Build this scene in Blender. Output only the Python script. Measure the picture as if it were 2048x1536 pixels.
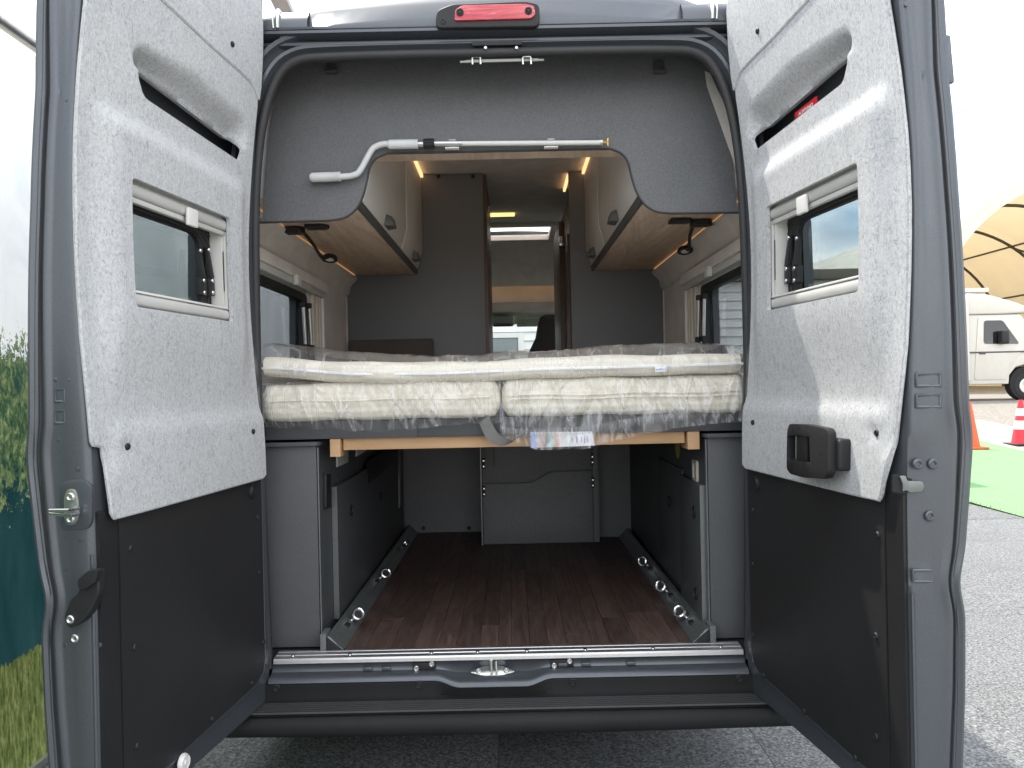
import bpy, bmesh, math, random
import numpy as np
from mathutils import Vector, Matrix, Quaternion
from mathutils.geometry import delaunay_2d_cdt
random.seed(7)
R = math.radians
S = bpy.context.scene
for o in list(bpy.data.objects): bpy.data.objects.remove(o)
COL = S.collection

# ---------------------------------------------------------------- camera
F = 1560.0; RHO = R(1.2); CAM = Vector((.03, -2.52, 1.40))
cd = bpy.data.cameras.new('camera'); cam = bpy.data.objects.new('camera', cd); COL.objects.link(cam)
cam.location = CAM; cam.rotation_euler = (R(90), RHO, 0)
cd.sensor_width = 36; cd.lens = 36 * F / 2048; cd.clip_start = .05; cd.clip_end = 3000
S.camera = cam

# ---------------------------------------------------------------- sky, sun, exposure
SUN = Vector((-.32, .386, 1)).normalized()          # towards the sun: ahead of the van and a little left, high
w = bpy.data.worlds.new('World'); S.world = w; w.use_nodes = True
nt = w.node_tree; nt.nodes.clear()
sky = nt.nodes.new('ShaderNodeTexSky'); sky.sky_type = 'NISHITA'; sky.sun_disc = False
sky.sun_elevation = math.asin(SUN.z); sky.sun_rotation = math.atan2(SUN.x, SUN.y)
tc = nt.nodes.new('ShaderNodeTexCoord'); mp = nt.nodes.new('ShaderNodeMapping')
mp.inputs['Scale'].default_value = (1, 1, 2.6)
nz = nt.nodes.new('ShaderNodeTexNoise'); nz.inputs['Scale'].default_value = 2.6; nz.inputs['Detail'].default_value = 6
nz.inputs['Roughness'].default_value = .55; nz.inputs['Distortion'].default_value = .35
rp = nt.nodes.new('ShaderNodeValToRGB'); rp.color_ramp.elements[0].position = .33; rp.color_ramp.elements[1].position = .55
nz2 = nt.nodes.new('ShaderNodeTexNoise'); nz2.inputs['Scale'].default_value = 5; nz2.inputs['Detail'].default_value = 5
rp2 = nt.nodes.new('ShaderNodeValToRGB'); rp2.color_ramp.elements[0].color = (2.7, 2.85, 3.15, 1); rp2.color_ramp.elements[1].color = (11.5, 11.5, 11.4, 1)
rp2.color_ramp.elements[0].position = .33; rp2.color_ramp.elements[1].position = .60
mx = nt.nodes.new('ShaderNodeMix'); mx.data_type = 'RGBA'
bg = nt.nodes.new('ShaderNodeBackground'); bg.inputs['Strength'].default_value = .13
ow = nt.nodes.new('ShaderNodeOutputWorld')
L = nt.links.new
L(tc.outputs['Generated'], mp.inputs['Vector']); L(mp.outputs[0], nz.inputs['Vector']); L(mp.outputs[0], nz2.inputs['Vector'])
L(nz.outputs['Fac'], rp.inputs['Fac']); L(nz2.outputs['Fac'], rp2.inputs['Fac'])
L(rp.outputs['Color'], mx.inputs['Factor']); L(sky.outputs[0], mx.inputs[6]); L(rp2.outputs['Color'], mx.inputs[7])
L(mx.outputs[2], bg.inputs['Color']); L(bg.outputs[0], ow.inputs['Surface'])
sd = bpy.data.lights.new('sun', 'SUN'); sd.energy = 2.1; sd.angle = R(.9); sd.color = (1, .95, .87)
so = bpy.data.objects.new('sun', sd); COL.objects.link(so)
so.rotation_euler = SUN.to_track_quat('Z', 'Y').to_euler(); so.location = (0, 0, 30)
vs = S.view_settings; vs.view_transform = 'Standard'; vs.look = 'None'; vs.exposure = 1.4; vs.gamma = 1; vs.use_curve_mapping = False
S.render.engine = 'CYCLES'
S.cycles.max_bounces = 7; S.cycles.diffuse_bounces = 4; S.cycles.glossy_bounces = 3; S.cycles.transparent_max_bounces = 12

# ---------------------------------------------------------------- measuring helpers (photo pixel -> point on a known real plane)
CR, SR = math.cos(RHO), math.sin(RHO)
def ray(px, py):
    X = px - 1024; Y = 768 - py
    return Vector(((X * CR + Y * SR) / F, 1.0, (-X * SR + Y * CR) / F))
def aY(px, py, y): r = ray(px, py); return CAM + r * (y - CAM.y)
def aX(px, py, x): r = ray(px, py); return CAM + r * ((x - CAM.x) / r.x)
def aZ(px, py, z): r = ray(px, py); return CAM + r * ((z - CAM.z) / r.z)

# ---------------------------------------------------------------- materials
def newmat(name):
    m = bpy.data.materials.new(name); m.use_nodes = True
    t = m.node_tree; t.nodes.clear(); o = t.nodes.new('ShaderNodeOutputMaterial')
    return m, t, o
def rgba(c): return (*c, 1) if len(c) == 3 else c
def coords(t, stretch=(1, 1, 1), rnd=0, space='Object', rot=(0, 0, 0)):
    c = t.nodes.new('ShaderNodeTexCoord'); mpn = t.nodes.new('ShaderNodeMapping')
    mpn.inputs['Scale'].default_value = stretch; mpn.inputs['Rotation'].default_value = rot
    t.links.new(c.outputs[space], mpn.inputs['Vector'])
    if rnd:
        oi = t.nodes.new('ShaderNodeObjectInfo'); mu = t.nodes.new('ShaderNodeMath'); mu.operation = 'MULTIPLY'
        mu.inputs[1].default_value = rnd; t.links.new(oi.outputs['Random'], mu.inputs[0])
        cb = t.nodes.new('ShaderNodeCombineXYZ')
        for i in range(3): t.links.new(mu.outputs[0], cb.inputs[i])
        t.links.new(cb.outputs[0], mpn.inputs['Location'])
    return mpn.outputs[0]
def noise_(t, vec, scale, detail=4, rough=.55, dist=0):
    n = t.nodes.new('ShaderNodeTexNoise'); n.inputs['Scale'].default_value = scale; n.inputs['Detail'].default_value = detail
    n.inputs['Roughness'].default_value = rough; n.inputs['Distortion'].default_value = dist
    t.links.new(vec, n.inputs['Vector']); return n.outputs['Fac']
def ramp(t, fac, stops):
    r = t.nodes.new('ShaderNodeValToRGB'); e = r.color_ramp.elements
    while len(e) < len(stops): e.new(.5)
    for el, (p, c) in zip(e, stops): el.position = p; el.color = rgba(c)
    t.links.new(fac, r.inputs['Fac']); return r.outputs['Color']
def mixc(t, fac, a, b, mode='MIX'):
    m = t.nodes.new('ShaderNodeMix'); m.data_type = 'RGBA'; m.blend_type = mode
    for s, v in ((0, fac), (6, a), (7, b)):
        if isinstance(v, (int, float)): m.inputs[s].default_value = v
        elif isinstance(v, tuple): m.inputs[s].default_value = rgba(v)
        else: t.links.new(v, m.inputs[s])
    return m.outputs[2]
def principled(t, o, base, rough=.5, metal=0, coat=0, spec=.5, bump=None, emit=None, estr=0, sheen=0):
    p = t.nodes.new('ShaderNodeBsdfPrincipled')
    for k, v in (('Base Color', base), ('Roughness', rough), ('Metallic', metal)):
        if isinstance(v, tuple): p.inputs[k].default_value = rgba(v)
        elif isinstance(v, (int, float)): p.inputs[k].default_value = v
        else: t.links.new(v, p.inputs[k])
    p.inputs['Coat Weight'].default_value = coat; p.inputs['Coat Roughness'].default_value = .08
    p.inputs['Specular IOR Level'].default_value = spec; p.inputs['Sheen Weight'].default_value = sheen
    if bump:
        h, st, di = bump; b = t.nodes.new('ShaderNodeBump'); b.inputs['Strength'].default_value = st; b.inputs['Distance'].default_value = di
        t.links.new(h, b.inputs['Height']); t.links.new(b.outputs[0], p.inputs['Normal'])
    if emit: p.inputs['Emission Color'].default_value = rgba(emit); p.inputs['Emission Strength'].default_value = estr
    t.links.new(p.outputs[0], o.inputs['Surface']); return p
def plain(name, base, rough=.5, metal=0, var=.12, vscale=6, bump=(60, .1, .001), coat=0, spec=.5, emit=None, estr=0, sheen=0):
    m, t, o = newmat(name); v = coords(t)
    d = tuple(max(0, c * (1 - var)) for c in base); l = tuple(min(1, c * (1 + var)) for c in base)
    c = ramp(t, noise_(t, v, vscale, 6, .6), [(.3, d), (.7, l)])
    b = (noise_(t, v, bump[0], 3), bump[1], bump[2]) if bump else None
    principled(t, o, c, rough, metal, coat, spec, b, emit, estr, sheen); return m

M = {}
def paint():
    m, t, o = newmat('grey_metallic_paint'); v = coords(t)
    c = ramp(t, noise_(t, v, 900, 2), [(.35, (.082, .091, .104)), (.7, (.125, .135, .15))])
    r = ramp(t, noise_(t, v, 4, 5), [(.3, (.31,) * 3), (.7, (.40,) * 3)])
    principled(t, o, c, r, .5, .2, .5, (noise_(t, v, 3, 2), .05, .01)); return m
M['paint'] = paint()
def felt():
    m, t, o = newmat('light_grey_felt'); v = coords(t)
    a = noise_(t, v, 48, 6, .75, 3.2); b = noise_(t, coords(t, (1, 1, .35), rot=(.5, .3, .6)), 120, 5, .7, 2.0); g = noise_(t, v, 5, 4)
    c = ramp(t, a, [(.36, (.20, .21, .225)), (.46, (.47, .48, .49)), (.54, (.58, .585, .59)), (.66, (.66, .665, .67))])
    c = mixc(t, .5, c, ramp(t, b, [(.36, (.18, .19, .21)), (.47, (.50, .505, .515)), (.64, (.66, .66, .665))]))
    c = mixc(t, .18, c, ramp(t, g, [(.3, (.42, .43, .44)), (.7, (.62, .62, .62))]))
    principled(t, o, c, .95, 0, 0, .15, (noise_(t, v, 420, 6, .8), .55, .0022), sheen=0); return m
M['felt'] = felt()
def leather():
    m, t, o = newmat('black_grained_plastic'); v = coords(t)
    vo = t.nodes.new('ShaderNodeTexVoronoi'); vo.inputs['Scale'].default_value = 420; t.links.new(v, vo.inputs['Vector'])
    principled(t, o, ramp(t, noise_(t, v, 3, 5), [(.3, (.015, .015, .0157)), (.7, (.022, .022, .0228))]), .52, 0, 0, .5, (vo.outputs['Distance'], .35, .0012)); return m
M['kick'] = leather()
def laminate(name, a, b):
    m, t, o = newmat(name); v = coords(t)
    c = ramp(t, noise_(t, v, 330, 2, .6), [(.36, a), (.64, b)])
    c = mixc(t, .3, c, ramp(t, noise_(t, v, 3, 4), [(.3, a), (.7, b)]))
    principled(t, o, c, .5, 0, 0, .4, (noise_(t, v, 600, 2), .14, .0008)); return m
M['lam'] = laminate('grey_speckled_laminate', (.10, .103, .109), (.175, .179, .187))
M['lamp'] = laminate('dark_grey_partition_laminate', (.155, .164, .178), (.195, .205, .22))
M['lamc'] = laminate('shaded_grey_laminate', (.066, .069, .074), (.108, .111, .117))  # the speckled laminate again, darkened for the shade on the columns
M['lamd'] = laminate('anthracite_laminate', (.066, .069, .075), (.088, .091, .098))
def wood(name, cols, scale, stretch, dist, rough, rnd=0, grain=.5, bumpst=.15):
    m, t, o = newmat(name); v = coords(t, stretch, rnd)
    n1 = noise_(t, v, scale, 5, .6, dist)
    wv = t.nodes.new('ShaderNodeMath'); wv.operation = 'MULTIPLY'; wv.inputs[1].default_value = 9; t.links.new(n1, wv.inputs[0])
    fr = t.nodes.new('ShaderNodeMath'); fr.operation = 'PINGPONG'; fr.inputs[1].default_value = 1; t.links.new(wv.outputs[0], fr.inputs[0])
    fine = noise_(t, v, scale * 12, 4, .7)
    c = ramp(t, fr.outputs[0], [(0, cols[0]), (.5, cols[1]), (1, cols[2])])
    c = mixc(t, grain, c, ramp(t, fine, [(.3, cols[0]), (.7, cols[2])]))
    if rnd:
        oi = t.nodes.new('ShaderNodeObjectInfo')
        c = mixc(t, 1.0, c, ramp(t, oi.outputs['Random'], [(0, (.80, .80, .80)), (.5, (.97, .96, .95)), (1, (1.18, 1.15, 1.13))]), 'MULTIPLY')
    principled(t, o, c, rough, 0, 0, .45, (fine, bumpst, .0012)); return m
M['plank'] = wood('dark_walnut_floor', ((.052, .032, .026), (.100, .063, .051), (.155, .103, .084)), 9, (1, .10, 1), 1.6, .52, 40, .5)
M['oak'] = wood('light_oak_laminate', ((.50, .365, .265), (.66, .505, .385), (.75, .60, .475)), 3.4, (1, .16, 1), 2.2, .5, 0, .5)
M['beech'] = wood('beech_timber', ((.50, .30, .15), (.58, .36, .19), (.64, .41, .23)), 3, (.12, 1, 1), .8, .5, 0, .5)
M['brownwood'] = wood('brown_edge_veneer', ((.085, .05, .035), (.12, .072, .05), (.16, .10, .07)), 4, (1, 1, .12), 1, .45)
M['black'] = plain('matt_black_plastic', (.019, .019, .02), .5, bump=(300, .2, .0006), spec=.38)
M['bumper'] = plain('dark_grey_bumper_plastic', (.0165, .0165, .0167), .62, bump=(500, .35, .0008), spec=.28)
M['rubber'] = plain('black_rubber_seal', (.036, .036, .038), .6, bump=(120, .15, .0006))
M['trim'] = plain('black_step_plastic', (.009, .009, .0093), .5, bump=(400, .25, .0006), spec=.22)
M['ribs'] = plain('grey_rib_plastic', (.05, .05, .052), .42, bump=(500, .2, .0006))
M['dark'] = plain('dark_underbody', (.012, .012, .012), .8)
M['alu'] = plain('brushed_aluminium', (.60, .60, .60), .36, .9, .06, 40)
M['zinc'] = plain('zinc_plated_steel', (.62, .63, .60), .3, .95, .1, 30)
M['steel'] = plain('bright_steel', (.72, .72, .73), .2, 1, .05, 30)
M['railalu'] = plain('anodised_grey_rail', (.20, .215, .215), .38, .6, .1, 30)
M['beige'] = plain('beige_fabric_lining', (.63, .585, .545), .85, bump=(500, .3, .0012), sheen=.2)
M['ceil'] = plain('warm_grey_ceiling_fabric', (.72, .70, .67), .85, bump=(400, .25, .001))
M['cream'] = plain('cream_locker_laminate', (.75, .735, .715), .45, var=.03, bump=(60, .03, .0006))
M['greystrip'] = plain('dark_grey_strip', (.10, .10, .097), .45)
M['white'] = plain('white_plastic', (.74, .73, .70), .4, var=.04)
M['blind'] = plain('light_grey_blind_rail', (.55, .545, .52), .42, var=.06, vscale=3)
M['blindb'] = plain('beige_blind_rail', (.60, .545, .455), .45, var=.04)
M['grip'] = plain('pale_grey_grip', (.66, .67, .67), .45, var=.03)
M['brass'] = plain('brass', (.72, .52, .16), .3, .9)
M['seat'] = plain('black_seat_fabric', (.02, .019, .019), .85, bump=(260, .3, .002), sheen=.1)
M['cush'] = plain('taupe_cushion_fabric', (.085, .073, .065), .9, bump=(200, .4, .002), sheen=.2)
M['strap'] = plain('grey_webbing', (.17, .168, .16), .75, bump=(500, .5, .0015))
M['headliner'] = plain('cab_headliner', (.60, .61, .53), .8)
M['gold'] = plain('olive_sticker', (.42, .36, .10), .5)
def mattress():
    m, t, o = newmat('cream_knitted_cover'); v = coords(t)
    n = noise_(t, coords(t, (5, 5, 5)), 1.5, 3)
    wv = t.nodes.new('ShaderNodeTexWave'); wv.wave_type = 'BANDS'; wv.bands_direction = 'Z'; wv.inputs['Scale'].default_value = 15
    wv.inputs['Distortion'].default_value = 2.4; wv.inputs['Detail'].default_value = 1; wv.inputs['Detail Scale'].default_value = .6
    t.links.new(coords(t, (.8, .8, 1)), wv.inputs['Vector'])
    kn = t.nodes.new('ShaderNodeTexWave'); kn.bands_direction = 'X'; kn.inputs['Scale'].default_value = 55; kn.inputs['Distortion'].default_value = 1.5
    t.links.new(v, kn.inputs['Vector'])
    mu = t.nodes.new('ShaderNodeMath'); mu.operation = 'MULTIPLY'; t.links.new(wv.outputs['Fac'], mu.inputs[0]); t.links.new(kn.outputs['Fac'], mu.inputs[1])
    h = t.nodes.new('ShaderNodeMath'); h.operation = 'ADD'; t.links.new(mu.outputs[0], h.inputs[0]); t.links.new(wv.outputs['Fac'], h.inputs[1])
    c = ramp(t, n, [(.3, (.79, .735, .61)), (.7, (.85, .805, .69))])
    principled(t, o, c, .9, 0, 0, .2, (h.outputs[0], .35, .0022), sheen=.2); return m
M['matt'] = mattress()
def schlick(t, f0, nrm=None):
    lw = t.nodes.new('ShaderNodeLayerWeight'); lw.inputs['Blend'].default_value = .5
    if nrm is not None: t.links.new(nrm, lw.inputs['Normal'])
    pw = t.nodes.new('ShaderNodeMath'); pw.operation = 'POWER'; pw.inputs[1].default_value = 5; t.links.new(lw.outputs['Facing'], pw.inputs[0])
    ma = t.nodes.new('ShaderNodeMath'); ma.operation = 'MULTIPLY_ADD'; ma.inputs[1].default_value = 1 - f0; ma.inputs[2].default_value = f0; t.links.new(pw.outputs[0], ma.inputs[0])
    return ma.outputs[0]
def film():
    m, t, o = newmat('clear_plastic_film')
    tr = t.nodes.new('ShaderNodeBsdfTransparent'); tr.inputs['Color'].default_value = (.97, .975, .98, 1)
    gl = t.nodes.new('ShaderNodeBsdfGlossy'); gl.inputs['Roughness'].default_value = .16
    df = t.nodes.new('ShaderNodeBsdfDiffuse'); df.inputs['Color'].default_value = (.92, .92, .93, 1)
    tl = t.nodes.new('ShaderNodeBsdfTranslucent'); tl.inputs['Color'].default_value = (.86, .86, .87, 1)
    v1 = coords(t, (1, .3, .13), rot=(0, .95, 0)); v2 = coords(t, (1, .3, .12), rot=(0, -.5, 0))
    n1 = noise_(t, v1, 10, 2, .5, .25); n2 = noise_(t, v2, 13, 2, .5, .2)
    b = t.nodes.new('ShaderNodeBump'); b.inputs['Strength'].default_value = .8; b.inputs['Distance'].default_value = .02
    t.links.new(n1, b.inputs['Height'])
    t.links.new(b.outputs[0], gl.inputs['Normal'])
    # creases: white streaks put into the colour for highlights and whitening on folds
    def ridge(n, w):
        a = t.nodes.new('ShaderNodeMath'); a.operation = 'SUBTRACT'; a.inputs[1].default_value = .5; t.links.new(n, a.inputs[0])
        c = t.nodes.new('ShaderNodeMath'); c.operation = 'ABSOLUTE'; t.links.new(a.outputs[0], c.inputs[0])
        return ramp(t, c.outputs[0], [(0, (.36,) * 3), (w, (.11,) * 3), (.14, (.06,) * 3)])
    fac = mixc(t, 1.0, ridge(n1, .013), ridge(n2, .011), 'LIGHTEN')
    a1 = t.nodes.new('ShaderNodeMixShader'); a1.inputs[0].default_value = .4; t.links.new(df.outputs[0], a1.inputs[1]); t.links.new(tl.outputs[0], a1.inputs[2])
    m1 = t.nodes.new('ShaderNodeMixShader'); t.links.new(fac, m1.inputs[0]); t.links.new(tr.outputs[0], m1.inputs[1]); t.links.new(a1.outputs[0], m1.inputs[2])
    m2 = t.nodes.new('ShaderNodeMixShader'); t.links.new(schlick(t, .07, b.outputs[0]), m2.inputs[0]); t.links.new(m1.outputs[0], m2.inputs[1]); t.links.new(gl.outputs[0], m2.inputs[2])
    t.links.new(m2.outputs[0], o.inputs['Surface']); return m
M['film'] = film()
def glass(name, tint, rough=.01):
    m, t, o = newmat(name); v = coords(t)
    tr = t.nodes.new('ShaderNodeBsdfTransparent'); t.links.new(ramp(t, noise_(t, v, 3, 3), [(.3, tuple(c * .96 for c in tint)), (.7, tint)]), tr.inputs['Color'])
    gl = t.nodes.new('ShaderNodeBsdfGlossy'); gl.inputs['Roughness'].default_value = rough
    m2 = t.nodes.new('ShaderNodeMixShader'); t.links.new(schlick(t, .035), m2.inputs[0]); t.links.new(tr.outputs[0], m2.inputs[1]); t.links.new(gl.outputs[0], m2.inputs[2])
    t.links.new(m2.outputs[0], o.inputs['Surface']); return m
M['acryl'] = glass('smoky_acrylic_pane', (.66, .685, .70))
M['acryl2'] = glass('grey_acrylic_pane', (.62, .64, .655))
M['screen'] = glass('windscreen_glass', (.90, .93, .91))
M['carglass'] = plain('dark_vehicle_glass', (.012, .014, .016), .06, coat=1, bump=None)
def emis(name, col, s):
    m, t, o = newmat(name); e = t.nodes.new('ShaderNodeEmission'); v = coords(t)
    t.links.new(ramp(t, noise_(t, v, 4, 2), [(.3, tuple(c * .9 for c in col)), (.7, col)]), e.inputs['Color']); e.inputs['Strength'].default_value = s
    t.links.new(e.outputs[0], o.inputs['Surface']); return m
M['led'] = emis('warm_led_strip', (1, .55, .24), .7)
M['ledsoft'] = emis('warm_led_edge', (1, .52, .20), .20)
M['ledy'] = emis('yellow_lamp_diffuser', (1, .80, .28), .55)
def opal():
    m, t, o = newmat('opal_rooflight_pane')
    d = t.nodes.new('ShaderNodeBsdfDiffuse'); d.inputs['Color'].default_value = (.8, .76, .72, 1)
    tl = t.nodes.new('ShaderNodeBsdfTranslucent'); tl.inputs['Color'].default_value = (.9, .84, .8, 1)
    mxs = t.nodes.new('ShaderNodeMixShader'); mxs.inputs[0].default_value = .9
    v = coords(t); t.links.new(ramp(t, noise_(t, v, 5), [(.3, (.85, .79, .75)), (.7, (.9, .84, .8))]), tl.inputs['Color'])
    t.links.new(d.outputs[0], mxs.inputs[1]); t.links.new(tl.outputs[0], mxs.inputs[2]); t.links.new(mxs.outputs[0], o.inputs['Surface']); return m
M['opal'] = opal()
def tentfab():
    m, t, o = newmat('white_tent_fabric'); v = coords(t)
    d = t.nodes.new('ShaderNodeBsdfDiffuse'); tl = t.nodes.new('ShaderNodeBsdfTranslucent'); tl.inputs['Color'].default_value = (.86, .66, .38, 1)
    t.links.new(ramp(t, noise_(t, v, .6, 5), [(.3, (.74, .72, .66)), (.7, (.84, .82, .77))]), d.inputs['Color'])
    mxs = t.nodes.new('ShaderNodeMixShader'); mxs.inputs[0].default_value = .26
    t.links.new(d.outputs[0], mxs.inputs[1]); t.links.new(tl.outputs[0], mxs.inputs[2]); t.links.new(mxs.outputs[0], o.inputs['Surface']); return m
M['tent'] = tentfab()
def redlens():
    m, t, o = newmat('red_lamp_lens'); v = coords(t, (.4, 1, 6))
    principled(t, o, ramp(t, noise_(t, v, 30, 4, .6, 1), [(.3, (.30, .012, .02)), (.55, (.56, .03, .05)), (.72, (.8, .16, .2))]), .12, 0, 1, .5, (noise_(t, v, 40, 3), .4, .002)); return m
M['red'] = redlens()
def speck(name, a, b, c3, sc, rough=.9, st=.6, dist=.004):
    m, t, o = newmat(name); v = coords(t, space='Object', rnd=30)
    c = ramp(t, noise_(t, v, sc, 4, .75), [(.36, a), (.5, b), (.66, c3)])
    c = mixc(t, .15, c, ramp(t, noise_(t, v, 1.1, 5), [(.3, a), (.7, b)]))
    principled(t, o, c, rough, 0, 0, .3, (noise_(t, v, sc * 1.3, 3, .7), st, dist)); return m
M['mat'] = speck('grey_granulate_mat', (.045, .048, .05), (.165, .17, .173), (.36, .365, .365), 85)
M['green'] = speck('green_mat', (.13, .27, .115), (.18, .345, .16), (.24, .42, .21), 60)
M['asphalt'] = speck('pale_worn_asphalt', (.16, .145, .125), (.24, .22, .19), (.33, .31, .27), 14)
M['concrete'] = speck('sandy_concrete', (.36, .32, .26), (.44, .40, .33), (.52, .47, .40), 20)
M['siding'] = plain('white_siding', (.80, .80, .78), .5, var=.04, vscale=2)
M['doorgrey'] = plain('grey_door_paint', (.20, .23, .24), .5, var=.06)
M['rvwhite'] = plain('shade_toned_motorhome_paint', (.60, .575, .52), .3, var=.03, coat=.4, bump=None)  # white coachwork dulled and warmed, putting the tent's shade into its colour
M['rvgrey'] = plain('dark_grey_stripe', (.06, .06, .065), .4)
M['tyre'] = plain('tyre_rubber', (.02, .02, .02), .8)
M['orange'] = plain('orange_cone_plastic', (.85, .10, .02), .5, var=.06)
M['conered'] = plain('red_cone_plastic', (.70, .03, .05), .5, var=.06)
M['pale'] = plain('pale_panel_fabric', (.70, .69, .66), .8, var=.05)
M['palebeige'] = plain('beige_panel_fabric', (.60, .55, .48), .8, var=.05)
M['brownmetal'] = plain('brown_painted_beam', (.17, .145, .125), .5)
M['redlabel'] = plain('red_label', (.56, .02, .03), .45, var=.05, bump=None)
M['inkwhite'] = plain('white_ink', (.85, .85, .85), .6, bump=None)
M['inkblue'] = plain('blue_ink', (.04, .12, .45), .6, bump=None)
M['inkgrey'] = plain('grey_ink', (.25, .26, .36), .6, bump=None)
def leafletmat():
    m, t, o = newmat('printed_leaflet'); v = coords(t); sp = t.nodes.new('ShaderNodeSeparateXYZ'); t.links.new(v, sp.inputs[0])
    g = t.nodes.new('ShaderNodeMath'); g.operation = 'MULTIPLY_ADD'; g.inputs[1].default_value = 1 / .215; g.inputs[2].default_value = .5; t.links.new(sp.outputs['X'], g.inputs[0])
    n = noise_(t, v, 22, 3, .5); a = t.nodes.new('ShaderNodeMath'); a.operation = 'MULTIPLY_ADD'; a.inputs[1].default_value = .22
    t.links.new(n, a.inputs[0]); t.links.new(g.outputs[0], a.inputs[2])
    c = ramp(t, a.outputs[0], [(.1, (.30, .42, .80)), (.2, (.42, .54, .86)), (.26, (.66, .50, .44)), (.36, (.30, .27, .26)), (.41, (.38, .66, .68)), (.5, (.70, .42, .33)), (.57, (.82, .74, .70)), (.64, (.86, .86, .88)), (1, (.86, .86, .90))])
    principled(t, o, c, .35); return m
M['leaflet'] = leafletmat()
def bannermat():
    m, t, o = newmat('printed_landscape_tarpaulin'); c0 = t.nodes.new('ShaderNodeTexCoord'); v = c0.outputs['Object']
    sp = t.nodes.new('ShaderNodeSeparateXYZ'); t.links.new(v, sp.inputs[0])
    def ma(op, a, b=None, c=None):
        n = t.nodes.new('ShaderNodeMath'); n.operation = op
        for i, x in enumerate((a, b, c)):
            if x is None: continue
            if isinstance(x, (int, float)): n.inputs[i].default_value = x
            else: t.links.new(x, n.inputs[i])
        return n.outputs[0]
    z = sp.outputs['Z']
    n1 = noise_(t, v, 2.2, 6, .6); n2 = noise_(t, coords(t, (1, 1, .6)), 40, 5, .75, .6); n3 = noise_(t, coords(t, (1, 1, .25)), 70, 5, .75)
    foliage = ramp(t, n2, [(.34, (.010, .050, .045)), (.46, (.045, .10, .05)), (.56, (.14, .20, .08)), (.70, (.34, .40, .22))])
    lake = ramp(t, noise_(t, coords(t, (1, .6, .12)), 16, 5, .6), [(.3, (.006, .040, .045)), (.7, (.024, .080, .085))])
    grass = ramp(t, n3, [(.33, (.035, .06, .012)), (.48, (.12, .155, .045)), (.62, (.23, .265, .095)), (.75, (.38, .40, .20))])
    haze = ramp(t, noise_(t, coords(t, (1, 1, .4), rot=(.6, 0, 0)), 3, 7, .65, 1), [(.3, (.70, .76, .79)), (.5, (.82, .85, .86)), (.7, (.88, .89, .89))])
    # heights of the printed bands, in the banner's own coordinates (its centre is 1.36 m above ground)
    zs = ma('MULTIPLY_ADD', n1, .9, z)                       # wobble
    tree_mask = ma('GREATER_THAN', ma('ADD', ma('MULTIPLY_ADD', n2, 1.5, ma('MULTIPLY', n1, .7)), ma('MULTIPLY', ma('ABSOLUTE', ma('ADD', z, .06)), -2.0)), .62)
    c = mixc(t, ma('GREATER_THAN', ma('MULTIPLY_ADD', n2, .35, z), .30), lake, haze)
    c = mixc(t, tree_mask, c, foliage)
    c = mixc(t, ma('LESS_THAN', ma('MULTIPLY_ADD', n2, .10, z), -.86), c, grass)
    p = principled(t, o, c, .45, 0, 0, .4, (noise_(t, v, 5, 5, .6, 1), .25, .01))
    tl = t.nodes.new('ShaderNodeBsdfTranslucent'); t.links.new(c, tl.inputs['Color']); ms = t.nodes.new('ShaderNodeMixShader'); ms.inputs[0].default_value = .3
    t.links.new(p.outputs[0], ms.inputs[1]); t.links.new(tl.outputs[0], ms.inputs[2]); t.links.new(ms.outputs[0], o.inputs['Surface']); return m
M['banner'] = bannermat()

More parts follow.
